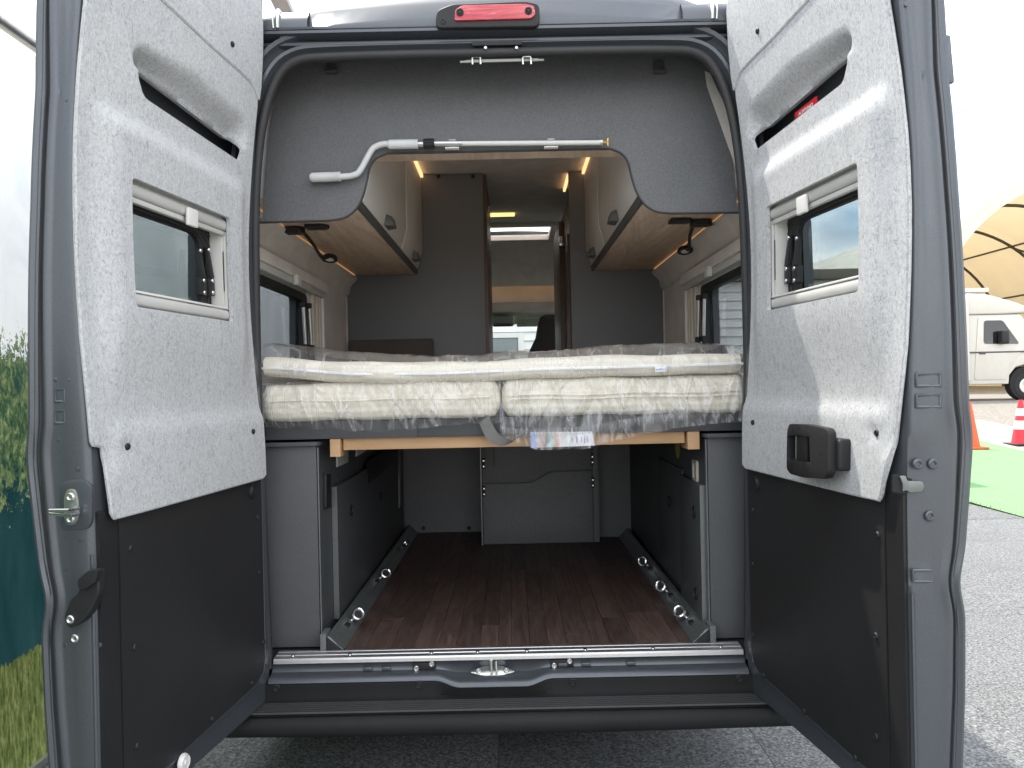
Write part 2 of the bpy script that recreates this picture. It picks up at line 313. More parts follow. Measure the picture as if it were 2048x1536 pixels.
# ---------------------------------------------------------------- mesh helpers
WLOC = {}
class MB:
    def __init__(s): s.v = []; s.f = []
    def add(s, vs, fs):
        n = len(s.v); s.v += [Vector(v) for v in vs]; s.f += [tuple(i + n for i in f) for f in fs]; return s
    def box(s, x0, x1, y0, y1, z0, z1):
        return s.add([(x, y, z) for z in (z0, z1) for y in (y0, y1) for x in (x0, x1)],
                     [(0, 2, 3, 1), (4, 5, 7, 6), (0, 1, 5, 4), (2, 6, 7, 3), (0, 4, 6, 2), (1, 3, 7, 5)])
    def hexa(s, p):   # 8 points: bottom quad, top quad
        return s.add(p, [(3, 2, 1, 0), (4, 5, 6, 7), (0, 1, 5, 4), (1, 2, 6, 5), (2, 3, 7, 6), (3, 0, 4, 7)])
    def prism(s, pts, off):   # flat polygon given in 3D, pushed along off
        off = Vector(off); n = len(pts); pts = [Vector(p) for p in pts]
        return s.add(pts + [p + off for p in pts], [tuple(range(n))[::-1], tuple(range(n, 2 * n))] + [(i, (i + 1) % n, n + (i + 1) % n, n + i) for i in range(n)])
    def tube(s, pts, r, n=8, closed=False, caps=True):
        pts = [Vector(p) for p in pts]; m = len(pts); rr = r if isinstance(r, (list, tuple)) else [r] * m
        rings = []; up = None
        for i, p in enumerate(pts):
            a = pts[(i - 1) % m] if (i or closed) else pts[0]; b = pts[(i + 1) % m] if (i < m - 1 or closed) else pts[-1]
            d = (b - a).normalized()
            if up is None: up = d.orthogonal().normalized()
            else:
                up = up - d * up.dot(d)
                up = up.normalized() if up.length > 1e-6 else d.orthogonal().normalized()
            q = d.cross(up); rings.append([p + (up * math.cos(2 * math.pi * k / n) + q * math.sin(2 * math.pi * k / n)) * rr[i] for k in range(n)])
        vs = [v for g in rings for v in g]; fs = []
        for i in range(m if closed else m - 1):
            j = (i + 1) % m
            for k in range(n): fs.append((i * n + k, i * n + (k + 1) % n, j * n + (k + 1) % n, j * n + k))
        if caps and not closed: fs += [tuple(range(n))[::-1], tuple(range((m - 1) * n, m * n))]
        return s.add(vs, fs)
    def lathe(s, prof, c, axis, n=16):   # prof: (radius, height along axis)
        axis = Vector(axis).normalized(); u = axis.orthogonal().normalized(); q = axis.cross(u); c = Vector(c); vs = []; fs = []
        for r, h in prof:
            vs += [c + axis * h + (u * math.cos(2 * math.pi * k / n) + q * math.sin(2 * math.pi * k / n)) * max(r, 1e-5) for k in range(n)]
        for i in range(len(prof) - 1):
            for k in range(n): fs.append((i * n + k, i * n + (k + 1) % n, (i + 1) * n + (k + 1) % n, (i + 1) * n + k))
        fs += [tuple(range(n))[::-1], tuple(range((len(prof) - 1) * n, len(prof) * n))]
        return s.add(vs, fs)
    def loft(s, secs, closed=False, caps=False):
        n = len(secs[0]); vs = [p for c in secs for p in c]; fs = []
        for i in range(len(secs) - 1):
            for k in range(n if closed else n - 1):
                fs.append((i * n + k, i * n + (k + 1) % n, (i + 1) * n + (k + 1) % n, (i + 1) * n + k))
        if caps: fs += [tuple(range(n))[::-1], tuple(range((len(secs) - 1) * n, len(secs) * n))]
        return s.add(vs, fs)
def link(name, data, parent, loc):
    o = bpy.data.objects.new(name, data); COL.objects.link(o); loc = Vector(loc)
    if parent is not None: o.parent = parent; o.location = loc - WLOC[parent.name]
    else: o.location = loc
    WLOC[o.name] = loc; return o
def build(name, mb, mat, parent=None, bevel=0, seg=2, smooth=True, angle=38, kind=None):
    vs = mb.v; lo = Vector([min(v[i] for v in vs) for i in range(3)]); hi = Vector([max(v[i] for v in vs) for i in range(3)])
    c = (lo + hi) / 2
    if parent is None: c.z = lo.z
    me = bpy.data.meshes.new(name); me.from_pydata([v - c for v in vs], [], mb.f)
    bm = bmesh.new(); bm.from_mesh(me); bmesh.ops.remove_doubles(bm, verts=bm.verts, dist=1e-6)
    bmesh.ops.recalc_face_normals(bm, faces=bm.faces)
    if bevel:
        es = [e for e in bm.edges if len(e.link_faces) == 2 and e.calc_face_angle() > .5]
        bmesh.ops.bevel(bm, geom=es, offset=bevel, segments=seg, profile=.6, affect='EDGES', clamp_overlap=True)
    bm.to_mesh(me); bm.free()
    if smooth:
        me.polygons.foreach_set('use_smooth', [True] * len(me.polygons)); me.set_sharp_from_angle(angle=R(angle))
    me.materials.append(M[mat] if isinstance(mat, str) else mat)
    o = link(name, me, parent, c)
    if kind: o['kind'] = kind
    return o
def empty(name, loc, label, cat, group=None):
    o = link(name, None, None, loc); o.empty_display_size = .2; tag(o, label, cat, group); return o
def tag(o, label, cat, group=None):
    o['label'] = label; o['category'] = cat
    if group: o['group'] = group
    return o
def part_empty(name, parent, loc): o = link(name, None, parent, loc); o.empty_display_size = .05; return o
def inst(name, me, parent, loc, quat=None):
    o = link(name, me, parent, loc)
    if quat is not None: o.rotation_mode = 'QUATERNION'; o.rotation_quaternion = quat
    return o
def proto(name, mb, mat):
    me = bpy.data.meshes.new(name); me.from_pydata(mb.v, [], mb.f); me.polygons.foreach_set('use_smooth', [True] * len(me.polygons))
    me.set_sharp_from_angle(angle=R(38)); me.materials.append(M[mat]); return me
def box(name, b, mat, parent=None, bevel=.002, **k): return build(name, MB().box(*b), mat, parent, bevel, **k)
def rpoly(pts, rad, n=5):
    out = []; m = len(pts); rad = rad if isinstance(rad, (list, tuple)) else [rad] * m
    for i in range(m):
        p = Vector(pts[i]); a = Vector(pts[i - 1]); b = Vector(pts[(i + 1) % m]); r = rad[i]
        if r <= 0: out.append(tuple(p)); continue
        da = (a - p); db = (b - p); r1 = min(r, da.length * .49, db.length * .49)
        s0 = p + da.normalized() * r1; s1 = p + db.normalized() * r1
        for k in range(n + 1):
            t = k / n; out.append(tuple(s0 * (1 - t) ** 2 + p * 2 * t * (1 - t) + s1 * t * t))
    return out
def rect(x0, x1, z0, z1, r=0, n=5): return rpoly([(x0, z0), (x1, z0), (x1, z1), (x0, z1)], r, n) if r else [(x0, z0), (x1, z0), (x1, z1), (x0, z1)]
def spline(pts, n=6, closed=False):   # catmull-rom
    pts = [Vector(p) for p in pts]; m = len(pts); out = []
    for i in range(m if closed else m - 1):
        g = lambda j: pts[j % m] if closed else pts[min(max(j, 0), m - 1)]
        a, b, c, d = g(i - 1), g(i), g(i + 1), g(i + 2)
        for k in range(n):
            t = k / n; out.append(.5 * (2 * b + (c - a) * t + (2 * a - 5 * b + 4 * c - d) * t * t + (3 * b - a - 3 * c + d) * t ** 3))
    if not closed: out.append(pts[-1])
    return out
def inside(px, py, poly):
    q = np.zeros(px.shape, bool); n = len(poly); j = n - 1
    for i in range(n):
        xi, yi = poly[i][0], poly[i][1]; xj, yj = poly[j][0], poly[j][1]
        if yi != yj: q ^= ((yi > py) != (yj > py)) & (px < (xj - xi) * (py - yi) / (yj - yi) + xi)
        j = i
    return q
def dens(poly, step):
    out = []; n = len(poly)
    for i in range(n):
        a = Vector(poly[i][:2]); b = Vector(poly[(i + 1) % n][:2]); k = max(1, int((b - a).length / step))
        out += [a.lerp(b, t / k) for t in range(k)]
    return out
def sheet(outer, holes, step, fmap, back=None):
    """flat outline with holes, meshed, mapped to 3D by fmap(u, v); back = second map gives it thickness"""
    loops = [dens(outer, step)] + [dens(h, step) for h in holes]; vs = []; ed = []
    for l in loops:
        k = len(vs); vs += l; ed += [(k + i, k + (i + 1) % len(l)) for i in range(len(l))]
    us = [p.x for p in loops[0]]; zs = [p.y for p in loops[0]]
    gx, gy = np.meshgrid(np.arange(min(us) + step * .5, max(us), step), np.arange(min(zs) + step * .5, max(zs), step)); gx = gx.ravel(); gy = gy.ravel()
    ok = inside(gx, gy, loops[0])
    for h in loops[1:]: ok &= ~inside(gx, gy, h)
    bp = np.array([(p.x, p.y) for p in vs])
    for i in np.nonzero(ok)[0]:
        if np.min((bp[:, 0] - gx[i]) ** 2 + (bp[:, 1] - gy[i]) ** 2) > (step * .45) ** 2: vs.append(Vector((gx[i], gy[i])))
    ov, oe, of, *_ = delaunay_2d_cdt(vs, ed, [], 0, 1e-6)
    cx = np.array([sum(ov[i].x for i in f) / len(f) for f in of]); cy = np.array([sum(ov[i].y for i in f) / len(f) for f in of])
    ok = inside(cx, cy, loops[0])
    for h in loops[1:]: ok &= ~inside(cx, cy, h)
    fs = [tuple(f) for f, k in zip(of, ok) if k]; mb = MB(); mb.add([fmap(p.x, p.y) for p in ov], fs)
    if back:
        n = len(ov); mb.v += [Vector(back(p.x, p.y)) for p in ov]; mb.f += [tuple(i + n for i in f[::-1]) for f in fs]
        cnt = {}
        for f in fs:
            for i in range(len(f)):
                e = (f[i], f[(i + 1) % len(f)]); cnt[e] = 1
        for (a, b) in list(cnt):
            if (b, a) not in cnt: mb.f.append((a, a + n, b + n, b))
    used = sorted({i for f in mb.f for i in f}); mpn = {j: i for i, j in enumerate(used)}
    mb.v = [mb.v[i] for i in used]; mb.f = [tuple(mpn[i] for i in f) for f in mb.f]
    return mb
def plateY(poly, holes, y0, y1, step=.2): return sheet(poly, holes, step, lambda u, v: (u, y0, v), lambda u, v: (u, y1, v))
def plateX(poly, holes, x0, x1, step=.3): return sheet(poly, holes, step, lambda u, v: (x0, u, v), lambda u, v: (x1, u, v))
def plateZ(poly, holes, z0, z1, step=.3): return sheet(poly, holes, step, lambda u, v: (u, v, z0), lambda u, v: (u, v, z1))
def sm(a, b, x): t = min(1, max(0, (x - a) / (b - a))); return t * t * (3 - 2 * t)
def text(name, body, size, parent, loc, xdir, ydir, mat, extr=.0004):
    c = bpy.data.curves.new(name, 'FONT'); c.body = body; c.size = size; c.align_x = 'CENTER'; c.align_y = 'CENTER'; c.extrude = extr
    t = bpy.data.objects.new('tmp', c); me = bpy.data.meshes.new_from_object(t); bpy.data.objects.remove(t)
    xd = Vector(xdir).normalized(); yd = Vector(ydir); yd = (yd - xd * yd.dot(xd)).normalized(); zd = xd.cross(yd)
    mt = Matrix((xd, yd, zd)).transposed()
    for v in me.vertices: v.co = mt @ v.co
    me.materials.clear(); me.materials.append(M[mat]); return link(name, me, parent, loc)

# ================================================================ SETTING
def ground_z(x, y): return .70 * sm(5, 19, y) if x > -50 else 0
g = MB(); xs = [-1500, -300, -60, -20, -8, 0, 4.9, 8.2, 12, 18, 30, 60, 300, 1500]; ys = [-1500, -300, -60, -10, 0, 4, 6, 8, 10, 12, 14, 16, 18, 20, 22, 24, 26, 40, 80, 300, 1500]
g.add([(x, y, ground_z(x, y) - .02) for y in ys for x in xs], [(j * len(xs) + i, j * len(xs) + i + 1, (j + 1) * len(xs) + i + 1, (j + 1) * len(xs) + i) for j in range(len(ys) - 1) for i in range(len(xs) - 1)])
build('ground', g, 'asphalt', kind='structure')
mat0 = link('grey_matting', None, None, (0, 0, 0)); mat0['kind'] = 'structure'
tm = MB().box(-.4993, .4993, -.4993, .4993, -.012, 0); tme = None
for i in range(-3, 5):
    for j in range(-4, 8):
        c = Vector((i + .45, j + .5, 0)); zc = ground_z(c.x, c.y)
        if tme is None:
            o = build('mat_tile', MB().add([v + c for v in tm.v], tm.f), 'mat', mat0, .0015); tme = o.data
        else: o = inst('mat_tile', tme, mat0, (c.x, c.y, zc - .006))
def strip(name, pts, dz, mat, n=14):
    s = MB()
    (a0, a1), (b0, b1) = pts
    rows = []
    for k in range(n + 1):
        t = k / n; p = Vector(a0).lerp(Vector(b0), t); q = Vector(a1).lerp(Vector(b1), t)
        rows.append([(p.lerp(q, u / 6).x, p.lerp(q, u / 6).y, ground_z(1, p.lerp(q, u / 6).y) + dz) for u in range(7)])
    o = build(name, s.loft(rows), mat, kind='structure'); return o
strip('green_matting', (((4.965, -4), (8.0, -4)), ((4.965, 14), (8.0, 14))), .006, 'green')
strip('concrete_kerb', (((8.02, -4), (9.6, -4)), ((8.02, 14), (9.6, 14))), .002, 'concrete')

# grass weeds along the mat edge
wd = MB()
for k in range(420):
    x = 4.955 + random.gauss(0, .015); y = random.uniform(2, 12); z = ground_z(1, y); h = random.uniform(.015, .05); a = random.uniform(0, 6.28); d = Vector((math.cos(a), math.sin(a), 0))
    wd.add([(x, y, z - .01), Vector((x, y, z - .01)) + d * .01, Vector((x, y, z + h)) + d * random.uniform(-.03, .03)], [(0, 1, 2)])
M['weed'] = plain('dry_weeds', (.22, .20, .07), .8)
build('weeds', wd, 'weed', kind='stuff', smooth=False); bpy.data.objects['weeds']['label'] = 'thin dry weeds along the edge of the green matting'

# white building ahead of the van
bd = empty('site_building', (1, 8.2, .1), 'low white building with horizontal siding ahead of the van', 'building')
zb = ground_z(1, 8)
box('wall', (-6.5, 4.75, 8.06, 12, zb - .1, 2.72), 'siding', bd, 0)
bme = None
DX0, DX1 = -.80, .12
for k in range(22):
    z = zb + .1 + k * .12
    if z > 2.7: break
    for (x0, x1) in (((-6.5, DX0 - .08), (DX1 + .08, 4.75)) if z < 2.08 else ((-6.5, 4.75),)):
        s = MB().hexa([(x0, 8.02, z), (x1, 8.02, z), (x1, 8.058, z), (x0, 8.058, z), (x0, 8.045, z + .117), (x1, 8.045, z + .117), (x1, 8.058, z + .117), (x0, 8.058, z + .117)])
        build('siding_board', s, 'siding', bd, smooth=False)
rf = build('roof', MB().box(-6.7, 4.85, 7.9, 12.2, 2.725, 2.85), 'brownmetal', bd, .01)
dr = build('door', MB().box(DX0, DX1, 8.0, 8.055, zb, 2.02), 'doorgrey', bd, .004)
build('door_frame', MB().box(DX0 - .08, DX0 - .005, 7.99, 8.056, zb, 2.09).box(DX1 + .005, DX1 + .08, 7.99, 8.056, zb, 2.09).box(DX0 - .004, DX1 + .004, 7.99, 8.056, 2.025, 2.09), 'siding', dr)
build('door_knob', MB().lathe([(.045, 0), (.045, .02), (.03, .05), (0, .055)], (-.23, 8.0, 1.52), (0, -1, 0)), 'white', dr)

# printed banner wall left of the van
bn = empty('banner_wall', (-1.78, 2, 0), 'printed tarpaulin wall with meadow, dark lake and trees beside the van', 'banner')
b = MB(); rows = []
for k in range(90):
    y = -4 + k * 12 / 89
    rows.append([(-1.78 + .012 * math.sin(y * 3.1 + z) + .006 * math.sin(y * 9 + z * 4), y, z) for z in [.03 + i * 2.66 / 30 for i in range(31)]])
o = build('printed_sheet', b.loft(rows), 'banner', bn)
build('top_rail', MB().tube([(-1.79, -4, 2.755), (-1.79, 8, 2.755)], .03, 12), 'zinc', bn)
build('bottom_rail', MB().box(-1.82, -1.755, -4, 8, 0.0, .032), 'alu', bn, .004)
for y in (-3.9, .9, 4, 7.9):
    build('post', MB().tube([(-1.86, y, 0), (-1.86, y, 2.75)], .025, 10), 'zinc', bn)
# pavilion behind the banner: seen above the van's left roof shoulder
pv = empty('pavilion', (-4.2, 9.5, 0), 'pale pavilion with brown roof edge above the left roof shoulder', 'tent')
box('wall_panel', (-7.5, -3.3, 9.0, 9.1, 0, 6.4), 'pale', pv, .004)
box('side_panel', (-3.29, -2.5, 9.02, 9.12, 0, 6.2), 'palebeige', pv, .004)
build('roof_beam', MB().hexa([(-3.1, 8.8, 6.5), (-2.9, 8.8, 6.5), (-2.9, 9.3, 6.5), (-3.1, 9.3, 6.5), (-3.9, 8.8, 8.2), (-3.6, 8.8, 8.2), (-3.6, 9.3, 8.2), (-3.9, 9.3, 8.2)]).hexa([(-2.2, 8.8, 5.4), (-1.95, 8.8, 5.4), (-1.95, 9.3, 5.4), (-2.2, 9.3, 5.4), (-3.1, 8.8, 6.5), (-2.9, 8.8, 6.5), (-2.9, 9.3, 6.5), (-3.1, 9.3, 6.5)]), 'brownmetal', pv)

# arched tent hall
TX, TA, TB, T0 = 22.0, 6.4, 6.0, 3.2
def arch(r=0, n=36):
    p = [(TX - TA - r, .3), (TX - TA - r, 1.8)]
    for k in range(n + 1):
        a = math.pi * (1 - k / n); p.append((TX + (TA + r) * math.cos(a), T0 + (TB + r) * math.sin(a)))
    return p + [(TX + TA + r, 1.8), (TX + TA + r, .3)]
th = empty('tent_hall', (TX, 40, .6), 'large white arched tent hall with open front and steel ribs', 'tent')
bays = [27 + 5 * k for k in range(9)]
for k, (y0, y1) in enumerate(zip(bays[:-1], bays[1:])):
    build('fabric_bay', MB().loft([[(x, y0 + (y1 - y0) * t, z - .22 * math.sin(math.pi * t) * (1 if 3 < i < 37 else .2)) for i, (x, z) in enumerate(arch())] for t in (0, .17, .33, .5, .67, .83, 1)]), 'tent', th)
M['rib'] = plain('dark_steel_tube', (.09, .085, .075), .5, .3)
for y in bays[1:]:
    build('rib', MB().tube([(x, y, z) for x, z in arch(-.35)], .075, 8), 'rib', th)
for a in (25, 55, 90, 125, 150):
    x = TX + (TA - .35) * math.cos(R(a)); z = T0 + (TB - .35) * math.sin(R(a))
    build('purlin', MB().tube([(x, 32, z), (x, 67, z)], .05, 8), 'rib', th)
for y in bays[1:-1:2]:
    build('brace', MB().tube([(TX + (TA - .4) * math.cos(R(20)), y, T0 + (TB - .4) * math.sin(R(20))), (TX + (TA - .4) * math.cos(R(55)), y + 5, T0 + (TB - .4) * math.sin(R(55)))], .05, 8), 'rib', th)
build('front_rim', MB().loft([[(x, 26.9, z) for x, z in arch(.1)], [(x, 26.75, z) for x, z in arch(.02)], [(x, 26.75, z) for x, z in arch(-.5)], [(x, 26.95, z) for x, z in arch(-.52)], [(x, 27.05, z) for x, z in arch(.02)]]), 'tent', th)
build('back_wall', MB().prism([(x, 67, z) for x, z in arch()], (0, .05, 0)), 'tent', th)

# motorhome
def motorhome():
    y0 = 18.5; zg = ground_z(10, 19.5); ox = -2.15
    rv = empty('motorhome', (12 + ox, 19.5, zg), 'white motorhome with grey stripe parked under the tent hall', 'motorhome')
    def P(x, y, z): return (x + ox, y0 + y, zg + z)
    def pr(pts, y, d): return MB().prism([P(x, y, z) for x, z in pts], (0, d, 0))
    def bx(x0, x1, ya, yb, z0, z1): return MB().box(x0 + ox, x1 + ox, y0 + ya, y0 + yb, zg + z0, zg + z1)
    build('coach_body', pr([(8.2, .42), (14.3, .40), (14.55, .52), (14.55, 2.7), (14.2, 2.95), (8.3, 2.95), (8.1, 2.8)], 0, 2.25), 'rvwhite', rv, .05, 3)
    build('skirt', pr([(8.3, .41), (14.2, .39), (14.1, .24), (8.4, .28)], .03, 2.1), 'rvwhite', rv, .02)
    build('overcab_nose', pr([(14.56, 2.9), (15.1, 2.86), (15.9, 2.62), (16.5, 2.36), (15.6, 2.32), (14.56, 2.32)], .1, 2.0), 'rvwhite', rv, .05, 3)
    build('cab_body', pr([(14.56, .42), (15.66, .42), (15.68, .66), (15.86, .88), (16.15, .95), (16.45, .86), (16.6, .6), (16.6, .42), (17.2, .42), (17.35, .8), (17.2, 1.25), (16.7, 1.5), (16.0, 2.31), (14.56, 2.31)], .14, 1.9), 'rvwhite', rv, .03, 3)
    dw = build('cab_door', pr(rpoly([(14.72, .55), (15.6, .55), (15.66, .9), (16.12, 1.4), (15.6, 2.24), (14.85, 2.24)], .08), .118, .02), 'rvwhite', rv, .004)
    build('window', pr(rpoly([(14.98, 1.52), (15.95, 1.50), (15.5, 2.15), (15.0, 2.15)], .08), .105, .012), 'carglass', dw)
    build('door_handle', bx(14.85, 15.02, .09, .117, 1.24, 1.31), 'rvgrey', dw, .008)
    build('wing_mirror', bx(15.35, 15.55, -.12, .1, 1.50, 1.86), 'black', rv, .05, 3)
    build('windscreen', MB().hexa([P(16.72, .3, 1.52), P(16.72, 1.9, 1.52), P(16.66, 1.9, 1.49), P(16.66, .3, 1.49), P(16.06, .35, 2.3), P(16.06, 1.85, 2.3), P(16.0, 1.85, 2.27), P(16.0, .35, 2.27)]), 'carglass', rv)
    build('side_stripe', bx(8.3, 14.4, -.006, .01, 1.30, 1.38), 'rvgrey', rv)
    build('cab_stripe', bx(14.6, 16.6, .112, .125, 1.27, 1.31), 'rvgrey', rv)
    build('awning', bx(10.0, 14.1, -.11, -.008, 2.62, 2.78), 'rvwhite', rv, .03)
    build('roof_box', bx(13.9, 15.4, .5, 1.6, 2.965, 3.08), 'rvwhite', rv, .03)
    build('service_flap', bx(12.8, 13.15, -.01, .01, .75, 1.05), 'blind', rv, .02)
    build('cable_reel', MB().lathe([(.26, 0), (.28, .03), (.28, .1), (.08, .12), (.07, .14), (0, .14)], P(13.35, -.008, 1.08), (0, -1, 0), 24), 'white', rv)
    build('reel_hub', MB().lathe([(.07, 0), (.07, .02), (0, .02)], P(13.35, -.15, 1.08), (0, -1, 0), 16), 'black', rv)
    build('body_seam', bx(13.8, 13.88, -.012, .01, .5, 2.58), 'blind', rv, .005)
    for x in (9.8, 16.14):
        wh = build('wheel', MB().lathe([(.2, 0), (.33, .0), (.36, .03), (.36, .2), (.33, .23), (0, .23)], P(x, .12, .36), (0, 1, 0), 28), 'tyre', rv)
        build('rim', MB().lathe([(.0, 0), (.1, .0), (.13, -.012), (.21, -.005), (.22, .02), (0, .03)], P(x, .118, .36), (0, 1, 0), 20), 'zinc', wh)
    build('wheel_arch', MB().lathe([(.46, 0), (.46, .25), (.0, .25)], P(16.14, .13, .42), (0, 1, 0), 24), 'dark', rv)
motorhome()

def cone(px, py, name, label, mat, stripes):
    r0 = ray(px, py); d = 6.0
    while CAM.z + r0.z * d > ground_z(1, CAM.y + d): d += .02
    x, y = CAM.x + r0.x * d, CAM.y + d; z = ground_z(1, y)
    c = empty(name, (x, y, z), label, 'traffic cone', 'traffic cones by the green matting')
    h = .74; bm_ = build('base', MB().box(x - .2, x + .2, y - .2, y + .2, z, z + .03), 'black' if stripes else mat, c, .012, 3)
    build('body', MB().lathe([(.15, .03), (.145, .05), (.035, h - .02), (.03, h), (.015, h)], (x, y, z), (0, 0, 1), 28), mat, c)
    for a, bq in stripes:
        r = lambda t: .147 - (.147 - .035) * (t - .05) / (h - .07) + .003
        build('reflective_band', MB().lathe([(r(a) - .004, a), (r(a), a), (r(bq), bq), (r(bq) - .004, bq)], (x, y, z), (0, 0, 1), 28), 'inkwhite', c)
    return c
cone(1940, 897, 'traffic_cone', 'plain orange traffic cone beside the open right door', 'orange', [])
cone(2043, 890, 'traffic_cone', 'red and white banded traffic cone at the picture edge', 'conered', [(.26, .40), (.48, .60)])

# ================================================================ CAMPER VAN
VAN = empty('camper_van', (0, 0, 0), 'grey camper van with both rear doors open showing bed and load space', 'camper van')
def mir(p): return [(-a, *r) for a, *r in p]

# ---- body: sides, roof, front, underbody
OPEN = [(.762, .50), (.767, .79), (.775, 1.19), (.779, 1.51), (.775, 1.93), (.760, 2.157), (.733, 2.302), (.694, 2.398), (.642, 2.443), (.55, 2.454), (.3, 2.457)]   # opening edge, right half
half = [tuple(p) for p in spline([Vector((a, b, 0)) for a, b in OPEN], 4)]
OPATH = [(a, b) for a, b, _ in half] + [(-a, b) for a, b, _ in half[::-1]]      # up the right side, over, down the left
def offs(path, d):
    out = []
    for i, p in enumerate(path):
        a = Vector(path[max(0, i - 1)]); b2 = Vector(path[min(len(path) - 1, i + 1)]); t = (b2 - a).normalized(); nrm = Vector((t.y, -t.x)); out.append(Vector(p) + nrm * d)
    return out
def ring(prof, mat, name, parent=VAN, closed=False):   # prof: (outward offset, y)
    secs = []
    pts = [offs(OPATH, d) for d, y in prof]
    for i in range(len(OPATH)): secs.append([(pts[k][i].x, prof[k][1], pts[k][i].y) for k in range(len(prof))])
    return build(name, MB().loft(secs, closed=closed), mat, parent)
# painted inner flange and the stepped gutter round the opening
ring([(.006, .022), (.004, .012), (.006, .004), (.012, .003)], 'rubber', 'opening_flange')
ring([(.03, .004), (.036, .0), (.042, -.012), (.052, -.014), (.058, -.004), (.066, .004), (.074, -.002), (.080, -.02), (.092, -.024)], 'paint', 'opening_gutter')
sl = []
for k in range(12):
    a = 2 * math.pi * k / 12; sl.append((.0135 + .0135 * math.cos(a), -.004 + .013 * math.sin(a)))
ring(sl, 'rubber', 'door_seal', closed=True)
# rear frame sheet outside the gutter
outer = [(-.98, .42), (-.98, 2.25), (-.93, 2.47), (-.86, 2.545), (.86, 2.545), (.93, 2.47), (.98, 2.25), (.98, .42)]
hol = [tuple(v) for v in offs(OPATH, .085)]
fr_poly = [(.98, .42), (.98, 2.25), (.93, 2.47), (.86, 2.545), (-.86, 2.545), (-.93, 2.47), (-.98, 2.25), (-.98, .42)] + [(hol[-1][0], .42)] + hol[::-1] + [(hol[0][0], .42)]
build('rear_frame', sheet(fr_poly, [], .12, lambda u, v: (u, .012 + .02 * sm(.84, .98, abs(u)), v), lambda u, v: (u, .05, v)), 'paint', VAN)
# header ledges above the opening
build('header_rail', MB().loft([[(x, -.012, 2.545), (x, -.036, 2.54), (x, -.036, 2.531), (x, -.018, 2.527), (x, -.006, 2.522), (x, .013, 2.52)] for x in (-.86, -.4, 0, .4, .86)]), 'paint', VAN)
build('header_step', MB().loft([[(x, .011, 2.518), (x, -.012, 2.512), (x, -.014, 2.502), (x, .011, 2.494)] for x in (-.80, 0, .80)]), 'paint', VAN)
mb = MB().box(-.075, .085, -.020, -.006, 2.487, 2.498); lp = build('upper_lock_plate', mb, 'black', VAN, .002)
pin = MB().lathe([(.006, 0), (.006, .003), (.004, .005), (0, .005)], (0, 0, 0), (0, 0, 1), 12); SCREW = proto('screw', pin, 'steel')
SCREWP = proto('painted_screw', MB().lathe([(.0115, 0), (.0115, .0025), (.009, .005), (.0065, .005), (.0045, .002), (0, .002)], (0, 0, 0), (0, 0, 1), 16), 'paint')
SCREWZ = proto('zinc_screw', MB().lathe([(.0095, 0), (.0095, .002), (.0075, .004), (.006, .004), (.0035, .0015), (0, .0015)], (0, 0, 0), (0, 0, 1), 16), 'zinc')
qm = Vector((0, -1, 0)).to_track_quat('Z', 'Y')
for px in (971, 1033): p = aY(px, 96, -.021); inst('screw', SCREW, lp, p, qm)
# hinges in the upper corners
for s in (1, -1):
    build('hinge', MB().hexa([(s * .80, -.01, 2.36), (s * .86, -.03, 2.36), (s * .88, .0, 2.36), (s * .82, .01, 2.36), (s * .775, -.01, 2.46), (s * .84, -.03, 2.46), (s * .86, .0, 2.46), (s * .80, .01, 2.46)]), 'paint', VAN, .008)
    build('hinge_cover', MB().hexa([(s * .803, -.012, 2.14), (s * .83, -.03, 2.14), (s * .84, .01, 2.14), (s * .81, .01, 2.14), (s * .775, -.012, 2.30), (s * .80, -.03, 2.30), (s * .82, .01, 2.30), (s * .79, .01, 2.30)]), 'paint', VAN, .008)
# roof: tail face, then crowned top running forward
def roofsec(y, zt, x_edge=.69, tail=0):
    p = []
    for k in range(25):
        u = -1 + 2 * k / 24; x = u * x_edge; p.append((x, y, zt - .035 * u * u - (.03 * sm(.86, 1, abs(u)))))
    return p
rsec = [[(x, -.03, 2.546) for x, _, _ in roofsec(0, 0)], [(x, -.032, 2.553) for x, _, _ in roofsec(0, 0)]]
for y, z in ((-.02, 2.585), (.0, 2.635), (.03, 2.68), (.09, 2.715), (.25, 2.735), (.6, 2.745), (3, 2.75), (4.6, 2.70), (5.2, 2.5)): rsec.append(roofsec(y, z))
ro = build('roof', MB().loft([r for r in rsec if True]), 'paint', VAN, smooth=True, angle=60)
for s in (1, -1):   # roof shoulder left and right of the crown, with the sealed joint
    sec = []
    for y, z in ((-.03, 2.546), (-.028, 2.575), (-.005, 2.612), (.05, 2.63), (1, 2.64), (4.6, 2.6), (5.2, 2.4)):
        sec.append([(s * x, y, z - d) for x, d in ((.60, .0), (.72, .0), (.80, .003), (.90, .02 * (z > 2.56)), (.97, .09 * (z > 2.56)), (1.02, .45 * (z > 2.56) + .02))])
    build('roof_shoulder', MB().loft(sec), 'paint', VAN, angle=60)
    build('roof_joint', MB().tube([(s * .695, -.031, 2.55), (s * .698, -.024, 2.59), (s * .70, .0, 2.622), (s * .70, .2, 2.64)], .007, 8).tube([(s * .708, -.031, 2.55), (s * .712, -.024, 2.585), (s * .715, .0, 2.615), (s * .715, .2, 2.637)], .004, 8), 'zinc', VAN)
WY0, WY1, WZ0, WZ1 = .36, 1.19, 1.50, 1.855     # side window opening
